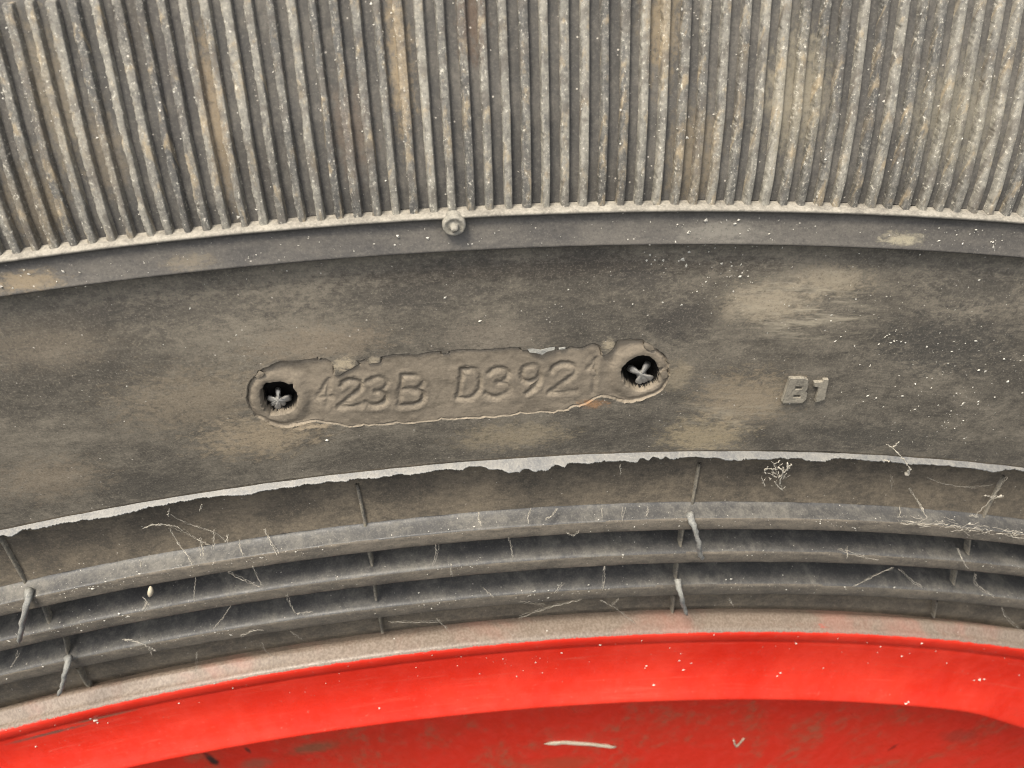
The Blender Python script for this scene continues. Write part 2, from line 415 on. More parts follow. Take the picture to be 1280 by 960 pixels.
M['disc'] = paint('weathered_red_disc_paint', (.60, .03, .014), (.36, .075, .036), .5, (.52, .038, .018), .5,
                  [(dsk(390, 935), (9, 3), (.16, .1, .05), .7), (dsk(320, 955), (7, 3), (.2, .1, .06), .6), (dsk(265, 950), (1.6, 4), (.03, .025, .02), .95), (dsk(310, 938), (.8, 2.2), (.06, .03, .02), .8), (dsk(1117, 934), (1.0, 2.2), (.13, .015, .01), .85), (dsk(700, 955), (16, 4), (.3, .07, .03), .5), (dsk(1200, 920), (10, 4), (.26, .05, .03), .5)], .15)
M['web_silk'] = rubber('dusty_cobweb', (.24, .215, .17), (.44, .4, .325), .3, .6, .5, bump=.02, rough=.9)
M['straw'] = rubber('dry_straw', (.34, .28, .18), (.52, .46, .34), .3, .6, .5, bump=.02, rough=.8)

# ------------------------------------------------------------------ mesh helpers
def add_polar(me, pw):
    """per-vertex (arc length, radius, z) in millimetres, for the materials"""
    th = np.arctan2(pw[:, 0], pw[:, 1]); r = np.hypot(pw[:, 0], pw[:, 1])
    r = r - out_of_round(th, r)
    a = me.attributes.new('polar', 'FLOAT_VECTOR', 'POINT')
    a.data.foreach_set('vector', np.stack([th * RMID, r, pw[:, 2]], -1).astype(np.float32).ravel())

def mesh_obj(name, pw, faces, mat, parent=None, smooth=True, loc=None):
    """pw: wheel-mm vertices; faces: (n,4) int array or list of tuples"""
    pw = np.asarray(pw, float)
    me = bpy.data.meshes.new(name)
    co = W(pw)
    if loc is not None: co = co - np.asarray(loc)
    me.from_pydata(co.tolist(), [], faces.tolist() if hasattr(faces, 'tolist') else faces)
    add_polar(me, pw)
    if smooth: me.polygons.foreach_set('use_smooth', np.ones(len(me.polygons), bool))
    me.materials.append(mat)
    me.update()
    o = bpy.data.objects.new(name, me); COL.objects.link(o)
    if loc is not None: o.location = loc
    if parent is not None: o.parent = parent
    return o

def grid_faces(nu, nv, mask=None):
    i, j = np.meshgrid(np.arange(nu - 1), np.arange(nv - 1), indexing='ij')
    a = i * nv + j
    f = np.stack([a, a + 1, a + nv + 1, a + nv], -1)
    if mask is not None: f = f[mask]
    return f.reshape(-1, 4)

def compact(pw, f):
    u, inv = np.unique(f.ravel(), return_inverse=True)
    return pw[u], inv.reshape(f.shape)

T0, T1 = TLO - .16, THI + .16                # finely built sector
TH_FINE = np.linspace(T0, T1, 420)
TH_REST = np.linspace(T1, T0 + 2 * math.pi, 260)

def revolve(name, prof, mat, parent, ths=None, fn=None, smooth=True, sharp=None):
    rz = np.array(prof, float)
    th = TH_FINE if ths is None else ths
    TT, RR = np.meshgrid(th, rz[:, 0], indexing='ij')
    ZZ = np.broadcast_to(rz[:, 1], TT.shape).copy()
    RR = RR.copy()
    if fn: RR, ZZ = fn(TT, RR, ZZ)
    return mesh_obj(name, pol(TT, RR, ZZ).reshape(-1, 3), grid_faces(*TT.shape), mat, parent, smooth)

def ragged(n, amp, seed, rough=.5):
    g = np.random.default_rng(seed); out = np.zeros(n)
    k = 1
    for o in range(6):
        m = max(2, n // max(1, 48 // k))
        out += np.interp(np.linspace(0, m - 1, n), np.arange(m), g.normal(0, 1, m)) * rough ** o
        k *= 2
    return out * amp

def smooth_noise(shape, cells, seed):
    """bilinear value noise on a grid"""
    g = np.random.default_rng(seed).normal(0, 1, (cells[0] + 2, cells[1] + 2))
    u = np.linspace(0, cells[0], shape[0]); v = np.linspace(0, cells[1], shape[1])
    ui = u.astype(int); vi = v.astype(int)
    uf = (u - ui); vf = (v - vi); uf = (uf * uf * (3 - 2 * uf))[:, None]; vf = (vf * vf * (3 - 2 * vf))[None]
    a = g[np.ix_(ui, vi)]; b = g[np.ix_(ui + 1, vi)]; c = g[np.ix_(ui, vi + 1)]; d = g[np.ix_(ui + 1, vi + 1)]
    return (a * (1 - uf) + b * uf) * (1 - vf) + (c * (1 - uf) + d * uf) * vf

def empty(name, loc, label, cat):
    o = bpy.data.objects.new(name, None); COL.objects.link(o)
    o.location = loc; o['label'] = label; o['category'] = cat
    o.empty_display_size = .02
    return o
def tag(o, label, cat, group=None, kind=None):
    o['label'] = label; o['category'] = cat
    if group: o['group'] = group
    if kind: o['kind'] = kind
    return o

def tube(pts, rad, seg=6, jitter=0.0, flat=1.0):
    """swept tube through wheel-mm points -> verts, faces"""
    P = np.asarray(pts, float); n = len(P)
    rad = np.broadcast_to(np.asarray(rad, float), (n,))
    t = np.gradient(P, axis=0); t /= np.linalg.norm(t, axis=1, keepdims=True) + 1e-9
    ref = np.array([.31, .22, .92])
    u = np.cross(t, ref); u /= np.linalg.norm(u, axis=1, keepdims=True) + 1e-9
    v = np.cross(t, u)
    a = np.linspace(0, 2 * math.pi, seg, endpoint=False)
    vs = (P[:, None] + (np.cos(a)[None, :, None] * u[:, None] + flat * np.sin(a)[None, :, None] * v[:, None]) * rad[:, None, None])
    vs = vs.reshape(-1, 3)
    if jitter: vs = vs + rng.normal(0, jitter, vs.shape)
    f = []
    for i in range(n - 1):
        for j in range(seg):
            k = (j + 1) % seg
            f.append((i * seg + j, i * seg + k, (i + 1) * seg + k, (i + 1) * seg + j))
    f.append(tuple(range(seg))[::-1]); f.append(tuple((n - 1) * seg + j for j in range(seg)))
    return vs, f

def resample(pts, n):
    P = np.asarray(pts, float)
    s = np.r_[0, np.cumsum(np.linalg.norm(np.diff(P, axis=0), axis=1))]
    q = np.linspace(0, s[-1], n)
    return np.stack([np.interp(q, s, P[:, k]) for k in range(P.shape[1])], -1)

# ------------------------------------------------------------------ tyre
tyre = empty('tyre', (0, 0, 0), 'dusty black rubber tyre with ribbed shoulder, fitted on the red rim', 'tyre')

wob = lambda amp, seed, n=420: ragged(n, amp, seed)
def shoulder_fn(T, R, Z):
    return R, Z + smooth_noise(T.shape, (260, 12), 3) * .04
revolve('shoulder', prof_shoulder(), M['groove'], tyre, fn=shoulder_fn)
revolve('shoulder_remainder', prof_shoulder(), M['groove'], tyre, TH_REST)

def band_fn(T, R, Z):
    w = ragged(T.shape[0], .05, 11)[:, None]; h = ragged(T.shape[0], .05, 12)[:, None]
    k = np.exp(-((R - R_RIDGE) / .7) ** 2)
    kb = np.exp(-((R - R_BAND) / .25) ** 2)
    return R + kb * ragged(T.shape[0], .04, 13)[:, None] + k * w * .6, Z + k * h
PB = prof_band()
revolve('ridge', PB[:7], M['ridge'], tyre, fn=band_fn)
revolve('raised_band', PB[6:], M['band'], tyre, fn=band_fn)
revolve('ridge_remainder', PB[:7], M['ridge'], tyre, TH_REST)
revolve('raised_band_remainder', PB[6:], M['band'], tyre, TH_REST)

# sidewall with an opening for the mould plate patch
corner = [at(x, y, z_side) for x, y in ((296, 440), (852, 400), (296, 560), (852, 540))]
PT0, PT1 = float(min(corner[0][0], corner[2][0])), float(max(corner[1][0], corner[3][0]))
pr = [float(at(x, y, z_side)[1]) for x, y in ((345, 536), (440, 536), (600, 524), (780, 505))]
pr2 = [float(at(x, y, z_side)[1]) for x, y in ((350, 450), (560, 440), (788, 422))]
PR0, PR1 = max(pr2) + 1.2, min(pr) - 1.0
ths = np.unique(np.r_[TH_FINE, PT0, PT1]); rs = np.unique(np.r_[np.linspace(RS1, RS0, 46), PR0, PR1])[::-1]
ti = (ths[:-1] >= PT0 - 1e-9) & (ths[1:] <= PT1 + 1e-9)
ri = (rs[:-1] <= PR0 + 1e-9) & (rs[1:] >= PR1 - 1e-9)
TT, RR = np.meshgrid(ths, rs, indexing='ij')
pw = pol(TT, RR, z_side(RR)).reshape(-1, 3)
f = grid_faces(*TT.shape, mask=~(ti[:, None] & ri[None, :]))
mesh_obj('sidewall', *compact(pw, f), M['side'], tyre)
revolve('sidewall_remainder', [(r, float(z_side(r))) for r in np.linspace(RS0, RS1, 16)], M['side'], tyre, TH_REST)

# ---- mould plate: a shallow torn-edged recess with engraved characters and two screw holes
OUT = [(308, 497), (309, 486), (312, 479), (318, 471), (321, 470), (323, 465), (330, 461), (338, 457), (346, 454), (352, 452), (372, 452), (385, 450.5), (396, 448.5), (397, 447), (398, 452), (400.5, 452), (401, 448), (407, 448.5), (413, 452), (416, 456), (417, 464), (418.5, 471), (424, 470), (432, 465), (441, 461), (449, 456), (445, 451), (451, 452), (458.5, 449.5), (460, 456), (468, 455.5), (475.5, 454), (477, 446.5), (490, 444.5), (501, 443), (514, 443.5), (518, 444.5), (528, 442.5), (538, 441.5), (551, 440.5), (552, 444), (561, 443.5), (562, 440),
       (579, 437.5), (600, 438), (614, 437.5), (627, 436.5), (637, 434.5), (650, 434.5), (652, 438.5), (660, 439), (668, 441), (677, 443.5), (683, 440), (690, 438.5), (702, 436.5), (708, 436), (712, 434.5), (722, 435.5), (728, 434.5), (735, 432), (739, 430), (745, 431), (750, 434), (752, 439), (752.5, 446), (757, 444.5), (764, 441), (767, 436), (769, 430), (772, 425), (788, 424.5), (803, 424.5), (806, 427.5), (808, 432), (812, 436), (817, 437.5), (821, 436), (824, 439), (829, 443), (833, 449), (835.5, 455), (836.5, 463), (836, 473), (832, 482), (826, 489), (818, 494), (801, 500.5), (790, 502.8), (780, 502.5), (771, 500.5), (764, 497.5), (757, 496), (747.5, 496.5), (740, 501), (733, 505), (724, 508), (716, 508.5), (710, 513), (697, 513.5), (691, 516.5), (676, 514.5), (660, 517.5), (649, 516.5), (640, 519.5), (623, 520.5), (600, 522.5), (585, 523), (575, 524), (560, 525), (551, 523), (548, 526), (536, 526), (520, 528), (505, 529.5), (495, 528.5), (480, 531.5), (460, 532.5), (455, 530.5), (442, 534), (432, 533), (424, 531), (412, 529.5), (400, 527.5), (389, 527.5), (381, 530), (374, 532), (365, 534), (357, 534.5), (348, 533), (341, 531), (334, 528), (329, 524.5), (325, 523), (320, 519.5), (314, 513), (310, 505)]
H1 = [(324, 498), (325, 489), (329, 484), (334, 480.5), (341, 479), (348, 479), (355, 480), (361, 483), (365.5, 481.5), (366, 487), (371, 493), (373, 500), (371.5, 507), (368, 513), (362, 517.5), (355, 519.8), (346, 520), (337, 519.5), (332, 515.5), (327, 508)]
H2 = [(776.5, 469), (778, 462), (782, 457), (788, 453), (795, 448), (798, 446.5), (805, 445), (811, 446.5), (817, 451.5), (821, 456), (824, 461.5), (830, 461), (826, 467), (825.5, 474), (823, 481), (816, 485), (810, 488), (803, 490.5), (795, 490), (788, 487), (782, 482), (778, 476)]

def poly_sd(P, poly, res=None):
    """signed distance (px) to a polygon, negative inside"""
    A = np.array(poly, float); B = np.roll(A, -1, 0)
    d = np.full(P.shape[:-1], 1e9); inside = np.zeros(P.shape[:-1], bool)
    x, y = P[..., 0], P[..., 1]
    for a, b in zip(A, B):
        ab = b - a; t = np.clip(((x - a[0]) * ab[0] + (y - a[1]) * ab[1]) / (ab @ ab + 1e-9), 0, 1)
        d = np.minimum(d, np.hypot(x - a[0] - t * ab[0], y - a[1] - t * ab[1]))
        if a[1] != b[1]:
            c = ((a[1] > y) != (b[1] > y)) & (x < (b[0] - a[0]) * (y - a[1]) / (b[1] - a[1]) + a[0])
            inside ^= c
    return np.where(inside, -d, d)
def line_d(P, pts):
    d = np.full(P.shape[:-1], 1e9); x, y = P[..., 0], P[..., 1]
    A = np.array(pts, float)
    for a, b in zip(A[:-1], A[1:]):
        ab = b - a; t = np.clip(((x - a[0]) * ab[0] + (y - a[1]) * ab[1]) / (ab @ ab + 1e-9), 0, 1)
        d = np.minimum(d, np.hypot(x - a[0] - t * ab[0], y - a[1] - t * ab[1]))
    return d
def sstep(x, a, b):
    t = np.clip((x - a) / (b - a), 0, 1); return t * t * (3 - 2 * t)

def arc(cx, cy, rx, ry_, a0, a1, n=10):
    t = np.radians(np.linspace(a0, a1, n))
    return [(cx + rx * math.cos(q), cy - ry_ * math.sin(q)) for q in t]
# characters in a unit box: x 0..1, y 0 (top) .. 1 (bottom)
GLYPH = {
    '4': [[(.75, 0), (0, .68), (1, .68)], [(.75, 0), (.72, 1)]],
    '2': [arc(.5, .28, .46, .28, 170, -40, 12) + [(.04, 1), (1, 1)]],
    '3': [arc(.45, .25, .45, .25, 150, -90, 10) + arc(.45, .74, .52, .26, 90, -150, 12)],
    'B': [[(.04, 0), (0, 1), (.6, 1)] + arc(.62, .74, .36, .26, -90, 90, 8) + [(.1, .48)], [(.04, 0), (.55, 0)] + arc(.56, .24, .34, .24, 90, -90, 8)],
    'D': [[(.05, 0), (.0, 1), (.5, 1)] + arc(.5, .5, .48, .5, -90, 90, 12) + [(.05, 0)]],
    '9': [arc(.5, .3, .46, .3, -30, 330, 18), [(.96, .3), (.93, .55), (.75, .82), (.4, 1)]],
    '1': [[(.0, .25), (.75, 0), (.7, 1)]],
}
CHARS = [('4', 397, 477, 17, 31), ('2', 424, 477, 28, 32), ('3', 459, 474, 26, 35), ('B', 500, 472, 31, 36), ('D', 574, 464, 27, 35), ('3', 609, 463, 29, 35), ('9', 650, 459, 26, 34), ('2', 688, 457, 33, 35), ('1', 735, 452, 11, 40)]

nu, nv = 760, 215
tg = np.linspace(PT0, PT1, nu); rg = np.linspace(PR0, PR1, nv)
TT, RR = np.meshgrid(tg, rg, indexing='ij')
ZB = z_side(RR)
base = pol(TT, RR, ZB)
PX = project(base)
jit = np.stack([smooth_noise((nu, nv), (150, 45), 21), smooth_noise((nu, nv), (150, 45), 22)], -1) * .4 + np.stack([smooth_noise((nu, nv), (50, 14), 23), smooth_noise((nu, nv), (50, 14), 24)], -1) * .5
PJ = PX + jit
sd_o = poly_sd(PJ, OUT); sd1 = poly_sd(PJ, H1); sd2 = poly_sd(PJ, H2)
depth = np.zeros((nu, nv))
# torn skin edge: about half a millimetre proud of the plate; upper edge overhangs, lower edge is a thin burr
plate_d = .38 * sstep(sd_o, .3, -.6)
mid = interp(PX[..., 0], [308, 420, 560, 700, 836], [492, 492, 482, 470, 462])
low = sstep(PX[..., 1] - mid, 2, 26)                               # 1 near the lower edge
belly = sstep(sd_o, -1, -16)
ends = np.maximum(np.exp(-((PX[..., 0] - 352) / 44) ** 2), np.exp(-((PX[..., 0] - 795) / 48) ** 2))
plate_d = plate_d * (.5 + .5 * ends) * (1 - .5 * low * (1 - ends)) - .03 * belly * (sd_o < 0) * (1 - low * .3) * (1 - ends)
plate_d += smooth_noise((nu, nv), (46, 14), 31) * .022 * sstep(sd_o, 0, -6)
burr = np.exp(-((sd_o - .4) / .7) ** 2) * (.02 + .055 * low * np.clip(smooth_noise((nu, nv), (70, 8), 33) * .5 + .8, 0, 2))
# rounded collars round the holes
for (cx, cy, sdh) in ((348, 498, sd1), (803, 468, sd2)):
    rr_ = np.hypot(PX[..., 0] - cx, PX[..., 1] - cy)
    plate_d -= .26 * np.exp(-((sdh - 6) / 8.0) ** 2) * (sd_o < -1) * sstep(sd_o, -1, -6)
    plate_d += .12 * np.exp(-((rr_ - 42) / 8) ** 2) * (sd_o < 0) * sstep(sd_o, 0, -5)
crack = np.exp(-((sd_o + .5) / .75) ** 2) * np.clip(.55 + .5 * smooth_noise((nu, nv), (90, 16), 39), 0, 1.2) * (1 - .55 * low)
burr *= np.clip(smooth_noise((nu, nv), (60, 12), 40) * 1.2 + .3, 0, 1.4)
depth = plate_d - burr + .32 * crack
# engraved characters, unevenly worn
wear = np.clip(.9 + .45 * smooth_noise((nu, nv), (34, 8), 37), .3, 1.4)
char_mask = np.full((nu, nv), -1)
for ci, (ch, x0, y0, w, h) in enumerate(CHARS):
    dmin = np.full((nu, nv), 1e9)
    for st in GLYPH[ch]:
        pts = [(x0 + w * a + 3.0 * (.5 - b_), y0 + h * b_ - .06 * w * a) for a, b_ in st]
        dmin = np.minimum(dmin, line_d(PJ, pts))
    fade = .6 if ch in '4' or ci == 8 else 1.0
    depth += (.27 * fade * np.exp(-(dmin / 2.9) ** 2) - .03 * np.exp(-((dmin - 6.0) / 2.4) ** 2)) * wear
    char_mask[(dmin < 4.2)] = ci
# screw holes
hd = np.maximum(3.0 * sstep(sd1, .5, -3.0), 3.0 * sstep(sd2, .5, -3.0))
depth = np.where(np.minimum(sd1, sd2) < .5, np.maximum(depth, depth + hd), depth)
depth += smooth_noise((nu, nv), (190, 54), 35) * .005
edge = np.minimum.reduce([np.minimum(TT - PT0, PT1 - TT) * RMID, PR0 - RR, RR - PR1])
depth *= sstep(edge, 0, .8)
pwp = base.copy(); pwp[..., 2] -= depth
pwp = pwp.reshape(-1, 3)
fall = grid_faces(nu, nv).reshape(nu - 1, nv - 1, 4)
fc = lambda a: a[:-1, :-1]
holem = fc(np.minimum(sd1, sd2)) < -1.0
insidem = fc(sd_o) < .2
cm = fc(char_mask)
surround = ~insidem
mesh_obj('sidewall_skin', *compact(pwp, fall[surround]), M['side'], tyre)
plate = mesh_obj('mould_plate', *compact(pwp, fall[insidem & ~holem & (cm < 0)]), M['plate'], tyre)
plate['label'] = 'recessed number plate mark with torn rubber edge'
for ci, (ch, *_r) in enumerate(CHARS):
    sel = insidem & ~holem & (cm == ci)
    o = mesh_obj('engraved_character', *compact(pwp, fall[sel]), M['plate'], plate)
    o['label'] = 'engraved character ' + ch
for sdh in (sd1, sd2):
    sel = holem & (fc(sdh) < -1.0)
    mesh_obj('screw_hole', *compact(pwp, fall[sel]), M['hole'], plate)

# pale cross-shaped screw marks standing in the holes
def cross_mark(cx, cy, arms, top):
    th0, r0, z0 = at(cx, cy, z_side)
    n = 64
    a = np.linspace(0, 2 * math.pi, n, endpoint=False)
    prof_ = np.full(n, 6.0)
    for (ang, ln, wd) in arms:
        dd = np.angle(np.exp(1j * (a - math.radians(ang))))
        prof_ = np.maximum(prof_, ln * np.exp(-(dd / wd) ** 4))
    rings_ = [(1.18, 3.1), (1.05, 2.2), (.97, 1.55), (.86, 1.2), (.6, .95), (.3, .8)]
    vs = []
    for k, dz in rings_:
        px = cx + prof_ * k * np.cos(a); py = cy - prof_ * k * np.sin(a)
        th, r, z = at(px, py, lambda r_, dz=dz: z_side(r_) - dz - top)
        vs.append(pol(th, r, z) + rng.normal(0, .03, (n, 3)))
    th, r, z = at(cx, cy, lambda r_: z_side(r_) - .75 - top)
    vs = np.concatenate(vs + [pol(th, r, z)[None]])
    f = []
    for i in range(len(rings_) - 1):
        for j in range(n):
            k = (j + 1) % n
            f.append((i * n + j, i * n + k, (i + 1) * n + k, (i + 1) * n + j))
    c = len(vs) - 1; b0 = (len(rings_) - 1) * n
    for j in range(n): f.append((b0 + j, b0 + (j + 1) % n, c))
    return mesh_obj('screw_mark', vs, f, M['cross'], plate)
cross_mark(348, 500, [(92, 14, .42), (10, 16, .5), (170, 14, .5), (268, 13, .7), (215, 11, .5), (325, 11, .5)], 0.0)
cross_mark(802, 468, [(62, 16, .45), (152, 17, .45), (-22, 16, .45), (250, 13, .7), (300, 12, .6)], 0.0)

# curled rubber tags left on the torn edge
def flap(pts, thick, lift, mat, parent, name='torn_rubber_tag'):
    poly = np.array(pts, float); c = poly.mean(0)
    top = []; bot = []
    for (x, y), l in zip(poly, lift):
        th, r, z = at(x, y, lambda r_, l=l: z_side(r_) + l); top.append(pol(th, r, z))
        th, r, z = at(x, y, lambda r_, l=l: z_side(r_) + l - thick); bot.append(pol(th, r, z))
    th, r, z = at(c[0], c[1], lambda r_: z_side(r_) + float(np.mean(lift)) + .05)
    n = len(poly)
    vs = np.array(top + bot + [pol(th, r, z)])
    f = [(i, (i + 1) % n, 2 * n) for i in range(n)] + [(i, n + i, n + (i + 1) % n, (i + 1) % n) for i in range(n)] + [tuple(n + i for i in range(n))[::-1]]
    return mesh_obj(name, vs, f, mat, parent, smooth=False)
flap([(659, 436), (666, 435.5), (676, 437), (688, 434), (694, 433.5), (693, 437.5), (684, 439.5), (678, 443.5), (670, 441.5), (662, 440.5)], .2, [.05, .08, .1, .08, .05, .2, .25, .3, .28, .2], M['whisker'], plate)
flap([(698, 434.5), (707, 433.5), (706.5, 436.5), (699, 437)], .15, [.05, .08, .2, .2], M['whisker'], plate)
flap([(806, 428), (811, 429.5), (816, 433), (818, 437), (813, 438.5), (808, 436), (804, 431)], .3, [.0, .12, .15, .1, .05, .0, 0], M['plate'], plate)
flap([(828, 464), (833, 463), (835, 467), (834, 472), (829, 474), (826, 469)], .4, [.0, .1, .1, .08, .0, 0], M['plate'], plate)
flap([(738, 461), (744, 461.5), (745, 468), (739, 469)], .3, [-.25, -.2, -.2, -.28], M['plate'], plate)
flap([(324, 463), (330, 466), (329, 470), (323, 473), (319, 471)], .3, [.02, .06, .05, .0, .0], M['plate'], plate)

# ---- raised letters "B 1" on the sidewall
def letter(name, outer, holes, height, label):
    cu = bpy.data.curves.new('letter_outline', 'CURVE'); cu.dimensions = '2D'; cu.fill_mode = 'BOTH'
    cu.extrude = .5; cu.bevel_depth = .7; cu.bevel_resolution = 2; cu.offset = -.5
    for poly in [outer] + holes:
        sp = cu.splines.new('POLY'); sp.points.add(len(poly) - 1); sp.use_cyclic_u = True
        for p, (x, y) in zip(sp.points, poly): p.co = (x, -y, 0, 1)
    tmp = bpy.data.objects.new('letter_tmp', cu); COL.objects.link(tmp)
    dg = bpy.context.evaluated_depsgraph_get(); me = tmp.evaluated_get(dg).to_mesh()
    v = np.array([p.co[:] for p in me.vertices]); fs = [tuple(p.vertices) for p in me.polygons]
    tmp.evaluated_get(dg).to_mesh_clear()
    bpy.data.objects.remove(tmp, do_unlink=True); bpy.data.curves.remove(cu)
    hh = (v[:, 2] / 1.2 * .5 + .5) * height - .05
    th, r, z = at(v[:, 0], -v[:, 1], z_side)
    pw_ = pol(th, r, z + hh) + rng.normal(0, .012, (len(v), 3))
    o = mesh_obj(name, pw_, fs, M['letter'], tyre, smooth=False); o['label'] = label
    return o
M['letter'] = rubber('worn_letter_rubber', (.13, .117, .094), (.27, .24, .185), .35, .6, .3, bump=.06)
letter('raised_letter', [(985.5, 470), (1003, 469.5), (1008.5, 472), (1009.5, 476), (1007.5, 483.5), (1005.5, 486), (1007.5, 489), (1006, 496), (1002, 500), (996, 501), (977, 501), (976, 499)],
       [[(993, 480), (992, 483.5), (1000, 483.5), (1002, 480)], [(990.5, 490), (989.5, 494), (998.5, 494), (1000.5, 490)]], .62, 'raised letter B')
letter('raised_letter', [(1016.5, 475.5), (1027, 474.5), (1028, 472), (1034, 472), (1033.5, 478), (1031, 488), (1029.5, 496.5), (1024, 499), (1018, 500), (1019, 494), (1021, 488), (1022, 481.5), (1016, 480.5)], [], .55, 'raised figure 1')

# ---- ridge pip
def pip(px, py):
    th0, r0, z0 = at(px, py, 4.4)
    n = 40; a = np.linspace(0, 2 * math.pi, n, endpoint=False)
    prof_ = [(1.28, 3.5), (1.26, 4.5), (1.2, 4.78), (1.08, 4.86), (.92, 4.82), (.72, 4.72), (.5, 4.72), (.44, 4.85), (.42, 5.2), (.36, 5.42), (.22, 5.55), (.0, 5.6)]
    vs = []
    for rr_, z in prof_:
        vs.append(pol(th0 + rr_ * np.cos(a) / r0, r0 + rr_ * np.sin(a), np.full(n, z)) + rng.normal(0, .012, (n, 3)))
    vs = np.concatenate(vs); f = grid_faces(len(prof_), n).tolist()
    for i in range(len(prof_) - 1): f.append((i * n + n - 1, i * n, (i + 1) * n, (i + 1) * n + n - 1))
    o = mesh_obj('moulded_pip', vs, f, M['pip'], tyre); o['label'] = 'round moulded pip on the pale ridge'
M['pip'] = rubber('dusty_pip_rubber', (.15, .14, .115), (.29, .265, .215), .35, .6, .5, bump=.05)
pip(567.5, 281)

# ---- ribs
def rib_mesh(th, seg, seed, width=1.0):
    g = np.random.default_rng(seed)
    r = np.linspace(R_RIDGE + .05, R_RIBEND - .1 + g.normal(0, .12), seg)
    zt = z_rib(r)
    pit = .0053 * R_RIDGE
    wt = .19 * pit * width * (1 + ragged(seg, .03, seed + 1)); wb = .255 * pit * (1 + ragged(seg, .04, seed + 2))
    sh = ragged(seg, .012, seed + 3, .6)
    l1 = ragged(seg, .03, seed + 4, 1.0); hh = ragged(seg, .014, seed + 5, .9); hl = ragged(seg, .03, seed + 6, 1.0)
    cs = [(-wb, zt - RIB_H - .15), (-wt - .05 + l1, zt - .16), (-wt * .92 + l1, zt - .02 + hl), (-wt * .6 + l1 * .5, zt + .03 + hl * .5), (0 * wt, zt + .03 + hh), (wt * .8, zt + .01 + hh * .6), (wt * .98, zt - .06), (wt + .03, zt - .2), (wb * .98, zt - RIB_H - .15)]
    V = np.stack([pol(th + (c[0] + sh) / 390.0, r, c[1]) for c in cs], 1)
    V[-1, :, 2] -= .0
    f = grid_faces(seg, len(cs)).tolist()
    n = len(cs); f.append(tuple((seg - 1) * n + j for j in range(n)))
    return V.reshape(-1, 3), f
# rib positions read along the ridge, spacing as moulded
xs = np.r_[519.5, 543, 567, 589.8, 612.5, 636.7, 659.4, 682.8]
t_mid = at(xs, np.interp(xs, [p[0] for p in RINGS['ridge'][1]], [p[1] for p in RINGS['ridge'][1]]), 4.4)[0]
kk = np.arange(len(xs)); ph = np.polyfit(kk, t_mid, 1)[1]
pitch_at = lambda t: np.interp(t, [-.1, .0, .11, .19], [.00516, .0052, .00546, .00566])
rib_th = [ph]
while rib_th[-1] < THI + .004: rib_th.append(rib_th[-1] + float(pitch_at(rib_th[-1])))
lo = [ph]
while lo[-1] > TLO - .012: lo.append(lo[-1] - float(pitch_at(lo[-1])))
rib_th = sorted(rib_th + lo[1:])
for i, t in enumerate(rib_th):
    v, f = rib_mesh(t, 150, 1000 + 20 * i, 1 + .1 * math.sin(i * 2.3))
    mesh_obj('rib', v, f, M['rib'], tyre)
allv, allf, off = [], [], 0
t = rib_th[-1] + .0055
while t < rib_th[0] + 2 * math.pi - .004:
    v, f = rib_mesh(t, 8, int(5000 + t * 1000))
    allv.append(v); allf += [tuple(q + off for q in ff) for ff in f]; off += len(v)
    t += .0055
o = mesh_obj('further_ribs', np.concatenate(allv), allf, M['rib'], tyre); o['kind'] = 'stuff'

# ---- bead side: recess, three rings
PBD = prof_bead()
def bead_fn(T, R, Z):
    return R + ragged(T.shape[0], .03, 41)[:, None], Z + smooth_noise(T.shape, (200, 30), 42) * .03
iz = [i for i, p in enumerate(PBD) if abs(p[0] - R_ZONE) < 1e-6][0]
i1 = [i for i, p in enumerate(PBD) if abs(p[0] - (R2C + 1.2)) < 1e-6][0]
i2 = [i for i, p in enumerate(PBD) if abs(p[0] - (R3C + 1.2)) < 1e-6][0]
i3 = [i for i, p in enumerate(PBD) if abs(p[0] - (R3L - 1.2)) < 1e-6][0]
def ring_front(o, rc):
    o.data.materials.append(M['front'])
    a_ = np.empty(len(o.data.vertices) * 3, np.float32); o.data.attributes['polar'].data.foreach_get('vector', a_)
    a_ = a_.reshape(-1, 3)
    for p in o.data.polygons:
        q = a_[list(p.vertices)].mean(0)
        if q[1] < rc - .03: p.material_index = 1
for nm, a, b_, mt in (('recessed_strip', 0, iz, 'zone'), ('bead_ring', iz, i1, 'ring'), ('bead_ring', i1, i2, 'ring'), ('bead_ring', i2, i3, 'ring'), ('bead', i3, len(PBD) - 1, 'zone')):
    for sfx, tt, fn_ in (('', None, bead_fn), ('_remainder', TH_REST, None)):
        o = revolve(nm + sfx, PBD[a:b_ + 1], M[mt], tyre, tt, fn_)
        if nm == 'bead_ring': ring_front(o, {iz: R1C, i1: R2C, i2: R3C}[a])

